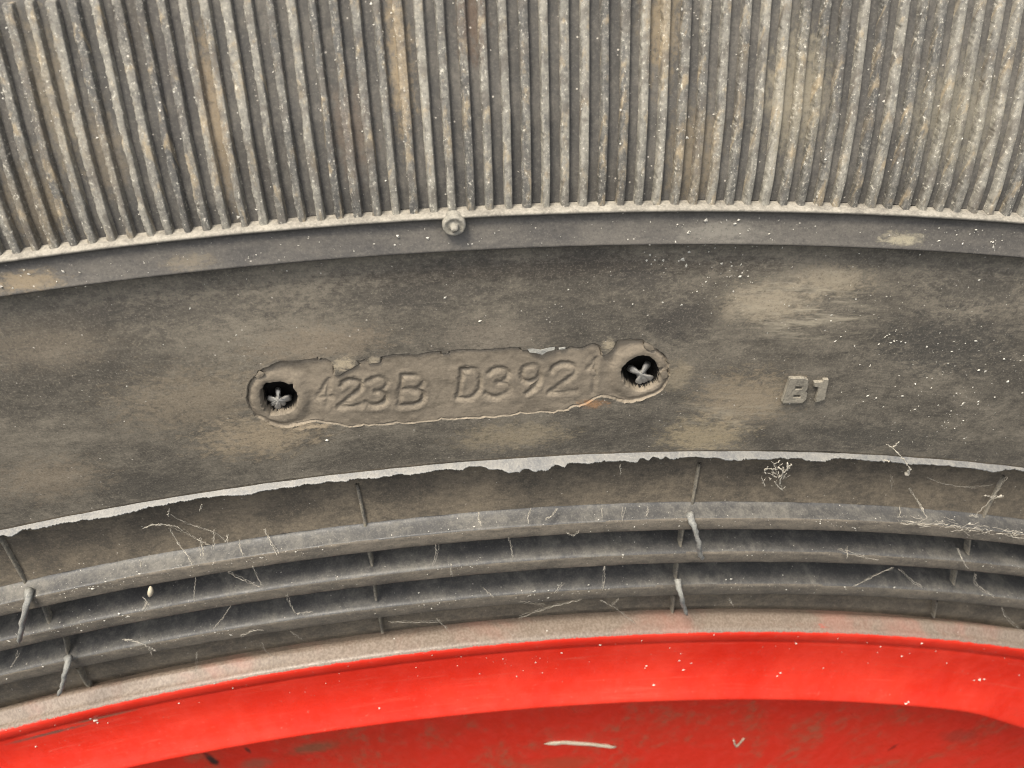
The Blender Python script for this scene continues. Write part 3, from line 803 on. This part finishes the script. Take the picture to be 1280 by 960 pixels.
# ---- ragged flash lip (thickness in photo pixels along its length)
LIPT = [(-60, 10), (0, 8), (8, 10), (16, 12.5), (22, 11), (30, 7.5), (42, 10.5), (59, 11.5), (94, 11.7), (122, 13.6), (150, 12.9), (188, 11), (211, 10), (248, 9.4), (277, 9.4), (300, 12.9), (340, 12), (400, 11.7), (412, 10), (430, 12.6), (447, 10), (470, 13), (490, 11), (498, 8.8), (505, 11), (531, 12.6), (548, 10.5), (564, 11), (572, 12.8), (578, 13), (585, 9.5), (592, 8.7), (600, 10), (611, 15), (622, 15), (634, 21), (648, 22), (651, 18.5), (655, 17.2), (659, 18), (665, 23), (672, 21), (679, 23), (686, 19), (693, 15), (697, 16), (704, 19), (709, 14), (715, 12.6), (736, 15.5), (764, 13), (780, 13.5), (795, 16.4), (799, 11), (804, 12), (809, 14.8), (813, 13), (816, 10.5), (825, 14), (830, 10.8), (841, 13.8), (849, 10), (874, 11.3), (898, 12.5), (912, 16), (940, 13.6), (980, 13.4), (994, 12.9), (1015, 14.5), (1029, 14.5), (1050, 9.8), (1069, 9.6), (1090, 12), (1111, 11), (1132, 12.7), (1158, 11), (1175, 11), (1203, 11.2), (1217, 10.5), (1228, 12.7), (1242, 12.7), (1257, 8), (1280, 7.5), (1340, 9)]
def lip_piece(name, ths, tip_t, kind=None):
    n = len(ths)
    rows = []
    def row(dr, z): rows.append(pol(ths, R_LIP + dr, z))
    t = np.asarray(tip_t) * .100                                  # px -> mm along the fin
    dirr, dirz = -.32, .95
    for k, e in ((0, 0.), (.25, 0.), (.5, 0.), (.72, .0), (.88, -.01), (1, -.06)):
        row(.15 + dirr * t * k, 3.55 + dirz * t * k + e)
    for k, th_ in ((1., -.22), (.7, -.36), (.3, -.5), (0, -.7)):
        row(.15 + dirr * t * k + th_, 3.45 + dirz * t * k - .05)
    V = np.stack(rows, 1)
    return mesh_obj(name, V.reshape(-1, 3), grid_faces(n, len(rows)), M['lip'], tyre)
n_l = 2600
tl = np.linspace(TLO - .03, THI + .03, n_l)
pxl = project(pol(tl, R_LIP, 3.7))[:, 0]
tk = interp(pxl, [a for a, _ in LIPT], [b_ for _, b_ in LIPT])
tk = tk * 1.06 + ragged(n_l, .45, 61, .9) + np.minimum(0, ragged(n_l, 1.0, 62, .9)) * .75
o = lip_piece('ragged_flash_lip', tl, np.clip(tk, 5, 26)); o['label'] = 'pale thin rubber flash with ragged lower edge'
tr_ = np.linspace(THI + .03, TLO - .03 + 2 * math.pi, 1600)
lip_piece('flash_lip_remainder', tr_, 11 + ragged(1600, 1.6, 63, .8))

# ---- moulded vent webs across the recess and the grooves
def web(p0, p1, z0, z1, w, h, parent=tyre):
    n = 10
    px = np.linspace(p0[0], p1[0], n); py = np.linspace(p0[1], p1[1], n); z = np.linspace(z0, z1, n)
    th, r = hitz(px, py, z); r = r - out_of_round(th, r)
    cs = [(-w, -h - .6), (-w * .7, -.1), (0, .05), (w * .7, -.1), (w, -h - .6)]
    V = np.stack([pol(th + (a + rng.normal(0, .02, n)) / 340.0, r, z + b_) for a, b_ in cs], 1)
    fs = grid_faces(n, 5).tolist() + [(0, 1, 2, 3, 4), tuple((n - 1) * 5 + j for j in range(5))[::-1]]
    mesh_obj('vent_web', V.reshape(-1, 3), fs, M['web'], parent)
for p0, p1 in (((446, 606), (458, 664)), ((875, 580), (864, 641)), ((-4, 668), (38, 742)), ((1256, 596), (1228, 652))):
    web(p0, p1, 2.5, 3.9, .3, .5)
for p0, p1, z0, z1 in (((460, 688), (465, 708), 3.8, 4.6), ((855, 660), (851, 684), 3.8, 4.6), ((1214, 672), (1211, 694), 3.8, 4.6), ((52, 757), (61, 780), 3.8, 4.6),
                       ((467, 729), (470, 751), 3.0, 3.8), ((848, 704), (845, 724), 3.0, 3.8), ((1197, 712), (1193, 732), 3.0, 3.8), ((79, 796), (84, 818), 3.0, 3.8),
                       ((473, 767), (478, 792), 2.4, 2.2), ((843, 745), (841, 768), 2.4, 2.2), ((1172, 752), (1168, 773), 2.4, 2.2), ((96, 836), (108, 858), 2.4, 2.2)):
    web(p0, p1, z0, z1, .3, .8)

# ---- rubber vent whiskers drooping from the rings
def px_path(pts, n=None):
    """list of (px, py, z) -> wheel xyz"""
    a = np.array(pts, float)
    th, r = hitz(a[:, 0], a[:, 1], a[:, 2])
    P = np.stack([r * np.sin(th), r * np.cos(th), a[:, 2]], -1)
    return resample(P, n) if n else P
def smooth_path(P, n):
    P = resample(P, 3 * len(P)); 
    for _ in range(3): P[1:-1] = .25 * P[:-2] + .5 * P[1:-1] + .25 * P[2:]
    return resample(P, n)
for pts, r0 in (([(862, 643, 5.2), (864, 651, 6.6), (867, 662, 7.4), (872, 679, 7.5), (877, 698, 7.2)], .62),
                ([(847, 724, 4.6), (849, 734, 5.9), (852, 744, 6.6), (855, 756, 6.6), (860, 771, 6.2)], .6),
                ([(36, 738, 5.2), (36, 748, 6.8), (33, 762, 7.6), (28, 782, 7.6), (22, 803, 7.2)], .62),
                ([(86, 820, 4.6), (85, 828, 5.9), (82, 840, 6.7), (79, 852, 6.7), (75, 867, 6.2)], .6)):
    P = smooth_path(px_path(pts), 22)
    rad = r0 * np.interp(np.linspace(0, 1, 22), [0, .12, .3, .8, .95, 1], [1.2, .85, .68, .6, .55, .3])
    v, f = tube(P + np.cumsum(rng.normal(0, .05, P.shape), 0), rad * .92, 10, .05)
    mesh_obj('vent_whisker', v, f, M['whisker'], tyre)

# ------------------------------------------------------------------ rim
rim = empty('wheel_rim', (0, 0, .0), 'red painted steel wheel rim with dusty edge, holding the tyre', 'wheel rim')
i_f = [i for i, p in enumerate(PROF_RIM) if abs(p[0] - (RF + 1.2)) < 1e-6][0]
def rim_fn(T, R, Z):
    # the inner edge of the flange dips where the pressed bulge of the disc begins
    t0 = float(at(1195, 887, 8.6)[0]); t1 = float(at(1290, 905, 8.6)[0])
    k = sstep(T, t0, t1 + .02) * (1 - sstep(T, t1 + .06, t1 + .12))
    e = sstep(R, RF + 4, RF) 
    return R - 3.2 * k * e, Z + ragged(T.shape[0], .05, 71)[:, None] * np.exp(-((R - ry(803, 5.5)) / .6) ** 2)
revolve('flange', PROF_RIM[:i_f + 1], M['red'], rim, fn=rim_fn)
revolve('flange_remainder', PROF_RIM[:i_f + 1], M['red'], rim, TH_REST)
revolve('disc', PROF_RIM[i_f:], M['disc'], rim)
revolve('disc_remainder', PROF_RIM[i_f:], M['disc'], rim, TH_REST)

# ------------------------------------------------------------------ loose things: cobweb, seed, straw, dust
def thing(name, v, f, mat, label, cat, group=None, kind=None, smooth=True):
    loc = W(np.asarray(v)).min(0); loc = (W(np.asarray(v)).mean(0)[0], W(np.asarray(v)).mean(0)[1], loc[2])
    o = mesh_obj(name, v, f, mat, None, smooth, loc)
    return tag(o, label, cat, group, kind)

def strand(pts, rad, fuzz=.05, beads=0, n=None):
    P = px_path(pts); n = n or max(10, 6 * len(P))
    P = smooth_path(P, n) if len(P) > 2 else resample(P, n)
    P[1:-1] += rng.normal(0, fuzz, (n - 2, 3))
    rr_ = rad * (1 + .45 * rng.normal(0, 1, n)).clip(.35, 2.2)
    for _ in range(beads):
        k = rng.integers(1, n - 1); rr_[k] *= 2.4
    return tube(P, rr_, 5)
def merge(parts):
    vs, fs, off = [], [], 0
    for v, f in parts:
        vs.append(v); fs += [tuple(q + off for q in ff) for ff in f]; off += len(v)
    return np.concatenate(vs), fs

Z0, Z1 = 3.0, 6.6
G = {
    'a': ('fine pale cobweb thread hanging between the ragged flash and the bead ring under it', 'cobweb threads under the ragged flash'),
    'b': ('short dusty cobweb thread clinging to the bead ring next to the dark recess', 'cobweb threads on the outer bead ring'),
    'c': ('dusty cobweb thread spanning the groove between the outer and middle bead rings', 'cobweb threads in the outer groove'),
    'd': ('dusty cobweb thread spanning the groove between the middle and inner bead rings', 'cobweb threads in the inner groove'),
    'e': ('thin cobweb thread stretched from the inner bead ring to the dusty rim edge', 'cobweb threads above the rim edge'),
}
STR = [
    ('a', [(179, 662, 3.6), (190, 657, 3.8), (200, 656, 3.8)], .12, 2), ('a', [(200, 656, 3.8), (215, 657, 3.8), (228, 662, 3.7)], .08, 1), ('a', [(212, 660, 3.5), (222, 678, 3.6), (233, 692, 5), (241, 706, 6.5)], .055, 2),
    ('a', [(228, 662, 3.6), (245, 674, 3.8), (262, 682, 5)], .04, 1), ('a', [(250, 672, 3.6), (252, 684, 4.2), (253, 695, 6)], .09, 2), ('a', [(215, 645, 4.4), (240, 656, 3.8), (268, 664, 3.8), (284, 677, 4.6)], .035, 2),
    ('a', [(268, 662, 3.8), (267, 688, 5.2)], .05, 1), ('a', [(285, 668, 4.0), (284, 678, 5)], .08, 1), ('a', [(331, 662, 3.4), (336, 672, 4), (347, 693, 6.6)], .06, 2), ('a', [(298, 676, 4), (300, 684, 5.2), (305, 692, 6.4)], .06, 1),
    ('a', [(211, 636, 4.8), (211, 646, 4.2)], .1, 0), ('a', [(252, 630, 4.6), (249, 638, 4.2)], .08, 0), ('a', [(775, 580, 4.6), (775, 594, 4.4)], .07, 1),
    ('a', [(1137, 611, 3.2), (1144, 624, 3.4), (1153, 637, 4.5), (1158, 647, 6)], .07, 2), ('a', [(1125, 632, 3.4), (1126, 643, 5)], .09, 1), ('a', [(1115, 595, 3.6), (1114, 614, 3.2)], .035, 1), ('a', [(1158, 598, 3.6), (1180, 606, 3), (1210, 610, 3), (1240, 606, 3.2)], .03, 0),
    ('a', [(1258, 596, 4.2), (1245, 616, 3.6), (1228, 636, 4), (1218, 646, 5.6)], .05, 1), ('a', [(1230, 618, 3.8), (1241, 622, 4), (1254, 621, 4)], .11, 1), ('a', [(1212, 645, 5.4), (1225, 645, 5.6)], .08, 1),
    ('b', [(598, 640, 5.0), (599, 650, 6.4), (602, 657, 6.9)], .1, 1), ('b', [(695, 636, 4.6), (690, 646, 6), (681, 650, 6.6)], .1, 1), ('b', [(664, 637, 4.6), (659, 645, 6), (661, 654, 6.9)], .08, 1), ('b', [(752, 635, 4.6), (753, 645, 6.4)], .05, 1), ('b', [(780, 634, 4.6), (777, 650, 6.8)], .05, 0), ('b', [(810, 634, 4.8), (809, 645, 6.4)], .06, 1), ('b', [(708, 666, 6.8), (716, 669, 7), (723, 663, 6.9)], .05, 0), ('b', [(176, 700, 4.6), (177, 708, 6)], .06, 1),
    ('c', [(637, 671, 6.7), (639, 684, 6.2), (641, 698, 6.8)], .06, 2), ('c', [(546, 682, 6.9), (545, 695, 6.2), (541, 706, 6.8)], .06, 1), ('c', [(285, 715, 6.4), (305, 725, 6.4), (326, 734, 6.8)], .06, 1), ('c', [(315, 707, 6.8), (321, 720, 6.4), (328, 734, 6.9)], .05, 1), ('c', [(244, 724, 6.6), (244, 735, 6.2), (241, 752, 6.8)], .05, 1), ('c', [(564, 705, 6.9), (564, 719, 6.9)], .07, 1), ('c', [(1059, 684, 5.8), (1060, 698, 6.8)], .08, 1), ('c', [(1048, 686, 5.8), (1070, 694, 6.7), (1098, 700, 6.9)], .06, 1), ('c', [(1196, 687, 5.8), (1203, 697, 6.8), (1209, 711, 6.8)], .07, 1), ('c', [(182, 752, 6.4), (180, 762, 6.8)], .1, 1), ('c', [(188, 757, 6.8), (180, 745, 6.0)], .05, 1),
    ('d', [(358, 743, 6.4), (363, 757, 6.0), (370, 768, 6.4)], .07, 1), ('d', [(370, 768, 6.4), (390, 765, 6.4)], .05, 1), ('d', [(267, 787, 6.2), (277, 774, 5.6), (288, 758, 6.4)], .05, 1), ('d', [(756, 708, 6.7), (755, 722, 6.0), (753, 737, 6.3)], .09, 1), ('d', [(1067, 733, 6.2), (1088, 722, 6.0), (1117, 710, 6.6)], .05, 1), ('d', [(1125, 712, 6.6), (1138, 726, 6.2), (1156, 736, 6.4)], .06, 1), ('d', [(1219, 716, 6.6), (1219, 730, 6.2), (1232, 740, 6.3), (1243, 744, 6.3)], .07, 1), ('d', [(15, 834, 6.2), (23, 815, 6.8)], .05, 1), ('d', [(604, 735, 5.6), (616, 745, 6.2)], .08, 1), ('d', [(695, 742, 6.2), (704, 728, 6.0)], .06, 1), ('d', [(300, 794, 6.2), (316, 787, 6.2), (329, 787, 6.0)], .06, 1), ('d', [(155, 800, 6.2), (166, 799, 6.2), (176, 804, 6.4), (185, 809, 6.4), (195, 813, 6.2)], .13, 2), ('d', [(186, 809, 6.4), (189, 819, 6.2)], .08, 1),
    ('e', [(750, 750, 5.8), (765, 758, 5.2), (794, 781, 5.0)], .045, 1), ('e', [(773, 748, 5.8), (765, 757, 5.2)], .05, 1), ('e', [(648, 771, 4.4), (680, 760, 5.0), (726, 749, 5.8)], .04, 1), ('e', [(547, 775, 4.4), (560, 787, 4.6)], .06, 1), ('e', [(487, 778, 4.8), (548, 777, 4.8)], .03, 1), ('e', [(246, 815, 5.8), (246, 842, 4.6)], .04, 1), ('e', [(327, 804, 5.6), (328, 812, 5.2), (350, 826, 5.2)], .035, 1), ('e', [(1252, 760, 5.8), (1258, 775, 5.4), (1281, 790, 5.4)], .06, 1), ('e', [(912, 748, 5.8), (917, 758, 5.4)], .07, 1), ('e', [(650, 752, 5.8), (681, 757, 5.2)], .03, 0), ('e', [(362, 790, 5.6), (378, 800, 5.4)], .03, 0),
]
SOLO = {
    'a1': 'tangle of crossing cobweb threads under the ragged flash, above the yellow seed',
    'a2': 'single short thread hanging from the ragged flash below the plate',
    'a3': 'broken cobweb threads under the long thread that climbs over the flash',
    'a4': 'cobweb with a pale straw bit crossing a vent web in the dark recess',
    'c1': 'forked cobweb thread reaching down to the middle bead ring',
    'c2': 'dusty crossed cobweb threads lying on the middle bead ring',
    'c3': 'small dusty cobweb shreds hanging just below the yellow seed',
    'd1': 'bent cobweb thread hooked from the middle to the inner bead ring',
    'd2': 'thick dusty thread looped on the inner bead ring near a rubber whisker',
    'e1': 'forked cobweb thread running from the inner bead ring over the dusty rim edge',
    'e2': 'flat cobweb thread bent down onto the dusty rim edge beside a vent web',
}
def solo(g, p):
    x, y = p[0][0], p[0][1]
    if g == 'a': return 'a1' if x < 350 else 'a2' if x < 1000 else 'a4' if x > 1157 else 'a3'
    if g == 'c': return 'c1' if 280 < x < 330 else 'c2' if 1040 < x < 1100 else 'c3' if x < 200 else None
    if g == 'd': return 'd1' if 350 < x < 400 else 'd2' if 150 < x < 200 else None
    if g == 'e': return 'e1' if 745 < x < 780 else 'e2' if 480 < x < 560 else None
bundles = {}
for g, pts, rad, bd in STR:
    part = merge([strand([(a_[0] + rng.normal(0, 1.1), a_[1] + rng.normal(0, 1.1), a_[2]) for a_ in pts], rad * q_, .07, bd) for q_ in (.42, .24, .2)])
    k = solo(g, pts)
    if k: bundles.setdefault(k, []).append(part)
    else: thing('cobweb_thread', *part, M['web_silk'], G[g][0], 'cobweb', G[g][1])
for k, parts in bundles.items():
    v, f = merge(parts)
    thing('cobweb_thread', v, f, M['web_silk'], SOLO[k], 'cobweb')

# the white tuft stuck under the flash, and the thread climbing over it
parts = []
for pts, rad in (([(984, 578, 5.6), (986, 586, 5.6), (978, 592, 5.2), (973, 598, 4.8)], .2), ([(973, 584, 5.4), (980, 590, 5.2), (974, 600, 4.8), (977, 610, 4.4)], .18), ([(960, 583, 5.2), (955, 589, 5), (957, 592, 5)], .18), ([(956, 588, 5), (965, 585, 5.2), (972, 587, 5.2)], .09), ([(964, 593, 4.8), (971, 597, 4.8)], .16), ([(968, 602, 4.4), (972, 608, 4.4), (979, 613, 4.4)], .14), ([(953, 600, 4.2), (956, 608, 4.2)], .12), ([(975, 575, 5.4), (968, 580, 5.3)], .12), ([(952, 595, 4.4), (954, 604, 4.2)], .08), ([(986, 586, 5.6), (989, 580, 5.6)], .12)):
    parts.append(strand(pts, rad * .5, .06, 0, 14))
for i in range(26):
    x, y = rng.normal(971, 8), rng.normal(592, 8); a_ = rng.uniform(0, 6.28); L = rng.uniform(3, 9)
    parts.append(strand([(x, y, 4.8), (x + L * .5 * math.cos(a_) + rng.normal(0, 1.5), y + L * .5 * math.sin(a_), 5.0), (x + L * math.cos(a_), y + L * math.sin(a_) + rng.normal(0, 1.5), 4.8)], rng.uniform(.02, .05), .04, 0, 9))
v, f = merge(parts)
thing('cobweb_tuft', v, f, M['web_silk'], 'white crumpled cobweb tuft stuck under the ragged flash below the letter B', 'cobweb')
parts = [strand([(1116, 560, 5.0), (1126, 570, 5.6), (1135, 582, 6), (1138, 588, 5.8)], .09, .04, 1), strand([(1138, 586, 5.8), (1133, 593, 5.2)], .14, .05, 1), strand([(1108, 556, 4.8), (1116, 560, 5.0), (1124, 552, 4.8)], .06, .05, 2), strand([(1112, 577, 5.6), (1103, 575, 5.4)], .07, .05, 1)]
v, f = merge(parts)
thing('cobweb_thread', v, f, M['web_silk'], 'long pale thread climbing over the ragged flash onto the sidewall', 'cobweb')
# frayed dusty web along the outer ring
parts = []
for i in range(60):
    x = rng.uniform(1120, 1280); y0 = np.interp(x, [1120, 1180, 1280], [651, 656, 668]) + rng.normal(0, 2.8)
    L = rng.uniform(6, 22); sl = rng.normal(.12, .25)
    parts.append(strand([(x - L / 2, y0 - L * sl / 2, 6.5), (x, y0 + rng.normal(0, 1.5), 6.75), (x + L / 2, y0 + L * sl / 2, 6.6)], rng.uniform(.014, .036), .08, 1, 8))
v, f = merge(parts)
thing('frayed_cobweb', v, f, M['web_silk'], 'frayed tan cobweb lying along the outer bead ring', 'cobweb')
# small seed
P = smooth_path(px_path([(188, 733, 7.0), (188.5, 739, 7.2), (187, 746, 7.0)]), 9)
v, f = tube(P, np.array([.1, .28, .36, .4, .4, .38, .33, .22, .08]), 8)
thing('seed', v, f, M['straw'], 'tiny yellow seed caught in the groove below the outer bead ring', 'seed')
# straw fragments
def zdisc(px, py): return -31.4
P = px_path([(680, 930, -4.9), (705, 928, -4.9), (735, 930, -4.9), (770, 934, -4.9)], 16)
v, f = tube(P, np.interp(np.linspace(0, 1, 16), [0, .1, .9, 1], [.15, .55, .5, .15]), 7, .05, .5)
thing('straw_fragment', v, f, M['straw'], 'pale straw fragment lying against the dark red rim disc', 'straw')
P = px_path([(917, 925, -4.9), (920, 934, -4.9), (930, 923, -4.9)], 10)
v, f = tube(P, .2, 6, .03)
thing('straw_fragment', v, f, M['straw'], 'tiny tick-shaped straw bit on the dark red rim disc', 'straw')

# ---- dust specks: far too many to count
def speck_mesh(cent, size, squash=.5):
    n = len(cent)
    oct_ = np.array([(1, 0, 0), (0, 1, 0), (-1, 0, 0), (0, -1, 0), (0, 0, 1), (0, 0, -.6)], float)
    sc = size[:, None, None] * (1 + .5 * rng.normal(0, 1, (n, 6, 1))).clip(.4, 2)
    an = rng.uniform(0, 6.28, n); el = rng.uniform(.5, 1.0, n)
    x = oct_[None, :, 0]; y = oct_[None, :, 1] * el[:, None]
    xr = x * np.cos(an)[:, None] - y * np.sin(an)[:, None]; yr = x * np.sin(an)[:, None] + y * np.cos(an)[:, None]
    V = cent[:, None] + np.stack([xr, yr, np.broadcast_to(oct_[None, :, 2] * squash, xr.shape)], -1) * sc
    f0 = np.array([(0, 1, 4), (1, 2, 4), (2, 3, 4), (3, 0, 4), (1, 0, 5), (2, 1, 5), (3, 2, 5), (0, 3, 5)])
    F = (np.arange(n)[:, None, None] * 6 + f0[None]).reshape(-1, 3)
    return V.reshape(-1, 3), F
def specks(label, n_list, mat='speck'):
    C, S = [], []
    for cent, size in n_list: C.append(cent); S.append(size)
    v, f = speck_mesh(np.concatenate(C), np.concatenate(S))
    o = mesh_obj('dust_specks', v, f, M[mat], None, smooth=False)
    return tag(o, label, 'dust', None, 'stuff')
# on the ribs: mostly along their left shoulders
n = 2600
ti_ = rng.integers(0, len(rib_th), n); rr_ = rng.uniform(R_RIDGE + .8, R_RIBEND - .3, n)
offs = np.where(rng.uniform(0, 1, n) < .7, rng.normal(-.5, .14, n), rng.uniform(-.95, .95, n))
clump = smooth_noise((400, 40), (30, 6), 91)
cv = clump[np.clip(((np.array(rib_th)[ti_] - TLO) / (THI - TLO) * 399).astype(int), 0, 399), np.clip(((rr_ - R_RIDGE) / (R_RIBEND - R_RIDGE) * 39).astype(int), 0, 39)]
keep = cv + rng.normal(0, .6, n) > -.1
ti_, rr_, offs = ti_[keep], rr_[keep], offs[keep]
zz = z_rib(rr_) + np.where(np.abs(offs) < .62, .03, -RIB_H + .03)
c_rib = pol(np.array(rib_th)[ti_] + offs / 390, rr_, zz)
s_rib = rng.gamma(2.2, .026, len(rr_)).clip(.025, .2)
# on the sidewall
n = 420
px = np.r_[rng.uniform(0, 1280, 170), rng.normal(1180, 60, 170), rng.normal(930, 90, 80)]; py = np.r_[rng.uniform(330, 560, 170), rng.normal(490, 60, 170), rng.normal(350, 26, 80)]
th, r, z = at(px, py, z_side); ok = (r < RS0 - .5) & (r > RS1 + .5) & (th < THI) & ~((px > 300) & (px < 845) & (py > 415) & (py < 540))
c_side = pol(th, r, z + .02)[ok]; s_side = rng.gamma(2.0, .03, n).clip(.03, .2)[ok]
ex = np.array([(853, 323, .33), (848, 326, .24), (808, 325, .2), (812, 318, .18), (806, 315, .15), (1112, 431, .1), (1190, 412, .12), (935, 345, .12), (950, 400, .1)] + [(a_ + random.gauss(0, s_), b_ + random.gauss(0, s_ * .7), abs(random.gauss(.06, .05)) + .04) for a_, b_, s_, k_ in ((1115, 424, 10, 16), (1040, 410, 16, 9), (905, 335, 26, 22), (1195, 515, 30, 24), (1130, 470, 34, 18), (1110, 385, 18, 8), (820, 322, 14, 10), (1240, 440, 24, 12)) for _k in range(k_)])
th, r, z = at(ex[:, 0], ex[:, 1], z_side); c_ex = pol(th, r, z + .05); s_ex = ex[:, 2]
# on the band
n = 260
px = np.r_[rng.uniform(0, 1280, 160), rng.normal(920, 50, 50), rng.normal(1210, 30, 50)]; base_y = np.interp(px, [0, 214, 425, 618, 850, 1048, 1280], [374, 343, 322.6, 312.7, 307.5, 310.8, 322.6])
py = base_y - rng.uniform(2, 32, n)
th, r, z = at(px, py, 4.2); c_band = pol(th, r, np.interp(r, [R_BAND, R_RIDGE - .8], [4.5, 3.7]) + .02); s_band = rng.gamma(2.0, .035, n).clip(.03, .22)
# on the rings and recess
def on_prof(n, ra, rb, lim=None):
    rz = np.array(PBD); o_ = np.argsort(rz[:, 0])
    t = rng.uniform(TLO, THI, n); r = rng.uniform(ra, rb, n)
    return t, r
cr, sr = [], []
for (rc, rl, zc, zl, n) in ((R1C, R1L, 6.2, 6.25, 900), (R2C, R2L, 5.6, 5.65, 900), (R3C, R3L, 4.5, 4.45, 700)):
    t = rng.uniform(TLO, THI, n); k = rng.normal(.0, .32, n)
    den = np.interp(t, np.linspace(TLO, THI, 24), rng.uniform(0, 1, 24)); kp = den ** 2 > rng.uniform(0, .8, n); t, k = t[kp], k[kp]
    r = rc + (rl - rc) * k; z = np.where(k < 0, zc + 1.6 * k, zc) + .06
    cr.append(pol(t, r, z)); sr.append(rng.gamma(2.0, .032, len(t)).clip(.03, .24))
t = rng.uniform(TLO, THI, 160); r = rng.uniform(R_ZONE + .5, R_LIP - 3, 160)
cr.append(pol(t, r, np.full(160, 2.05))); sr.append(rng.gamma(2, .035, 160).clip(.03, .2))
specks('pale dust specks scattered over the black rubber tyre', [(c_rib, s_rib), (c_side, s_side), (c_ex, s_ex), (c_band, s_band), (np.concatenate(cr), np.concatenate(sr))])
# on the red flange
PR = np.array(PROF_RIM[11:23])
zfl = lambda r: interp(r, PR[:, 0], PR[:, 1])
fx = np.array([(817, 856, .42), (808, 832, .2), (854, 837, .22), (864, 829, .2), (849, 826, .2), (851, 817, .15), (806, 835, .16), (646, 845, .3), (670, 828, .3), (654, 838, .15), (678, 841, .15), (702, 816, .2), (639, 832, .12), (750, 806, .2), (474, 885, .32), (540, 819, .2), (520, 834, .16), (975, 841, .42), (971, 845, .3), (1029, 835, .2), (1137, 817, .2), (1127, 820, .2), (1224, 849, .42), (1218, 850, .38), (1230, 849, .3), (1136, 877, .35), (1132, 879, .3), (1112, 868, .12), (1274, 844, .25), (1152, 804, .25), (1170, 814, .18), (995, 804, .3), (865, 828, .1), (600, 842, .14), (45, 933, .3), (118, 900, .35), (113, 898, .35), (122, 903, .3)])
th, r, z = at(fx[:, 0], fx[:, 1], zfl); c_f = pol(th, r, z + .03)
px = rng.uniform(0, 1280, 130); py = np.interp(px, [0, 425, 858, 1280], [913, 826, 788, 806]) + rng.normal(6, 14, 130)
th, r, z = at(px, py, zfl); okk = (r > RF + 3); c_f2 = pol(th, r, z + .02)[okk]
specks('pale dust specks stuck to the red rim flange', [(c_f, fx[:, 2] * .9), (c_f2, rng.gamma(2, .035, 130).clip(.03, .16)[okk])], 'speck')
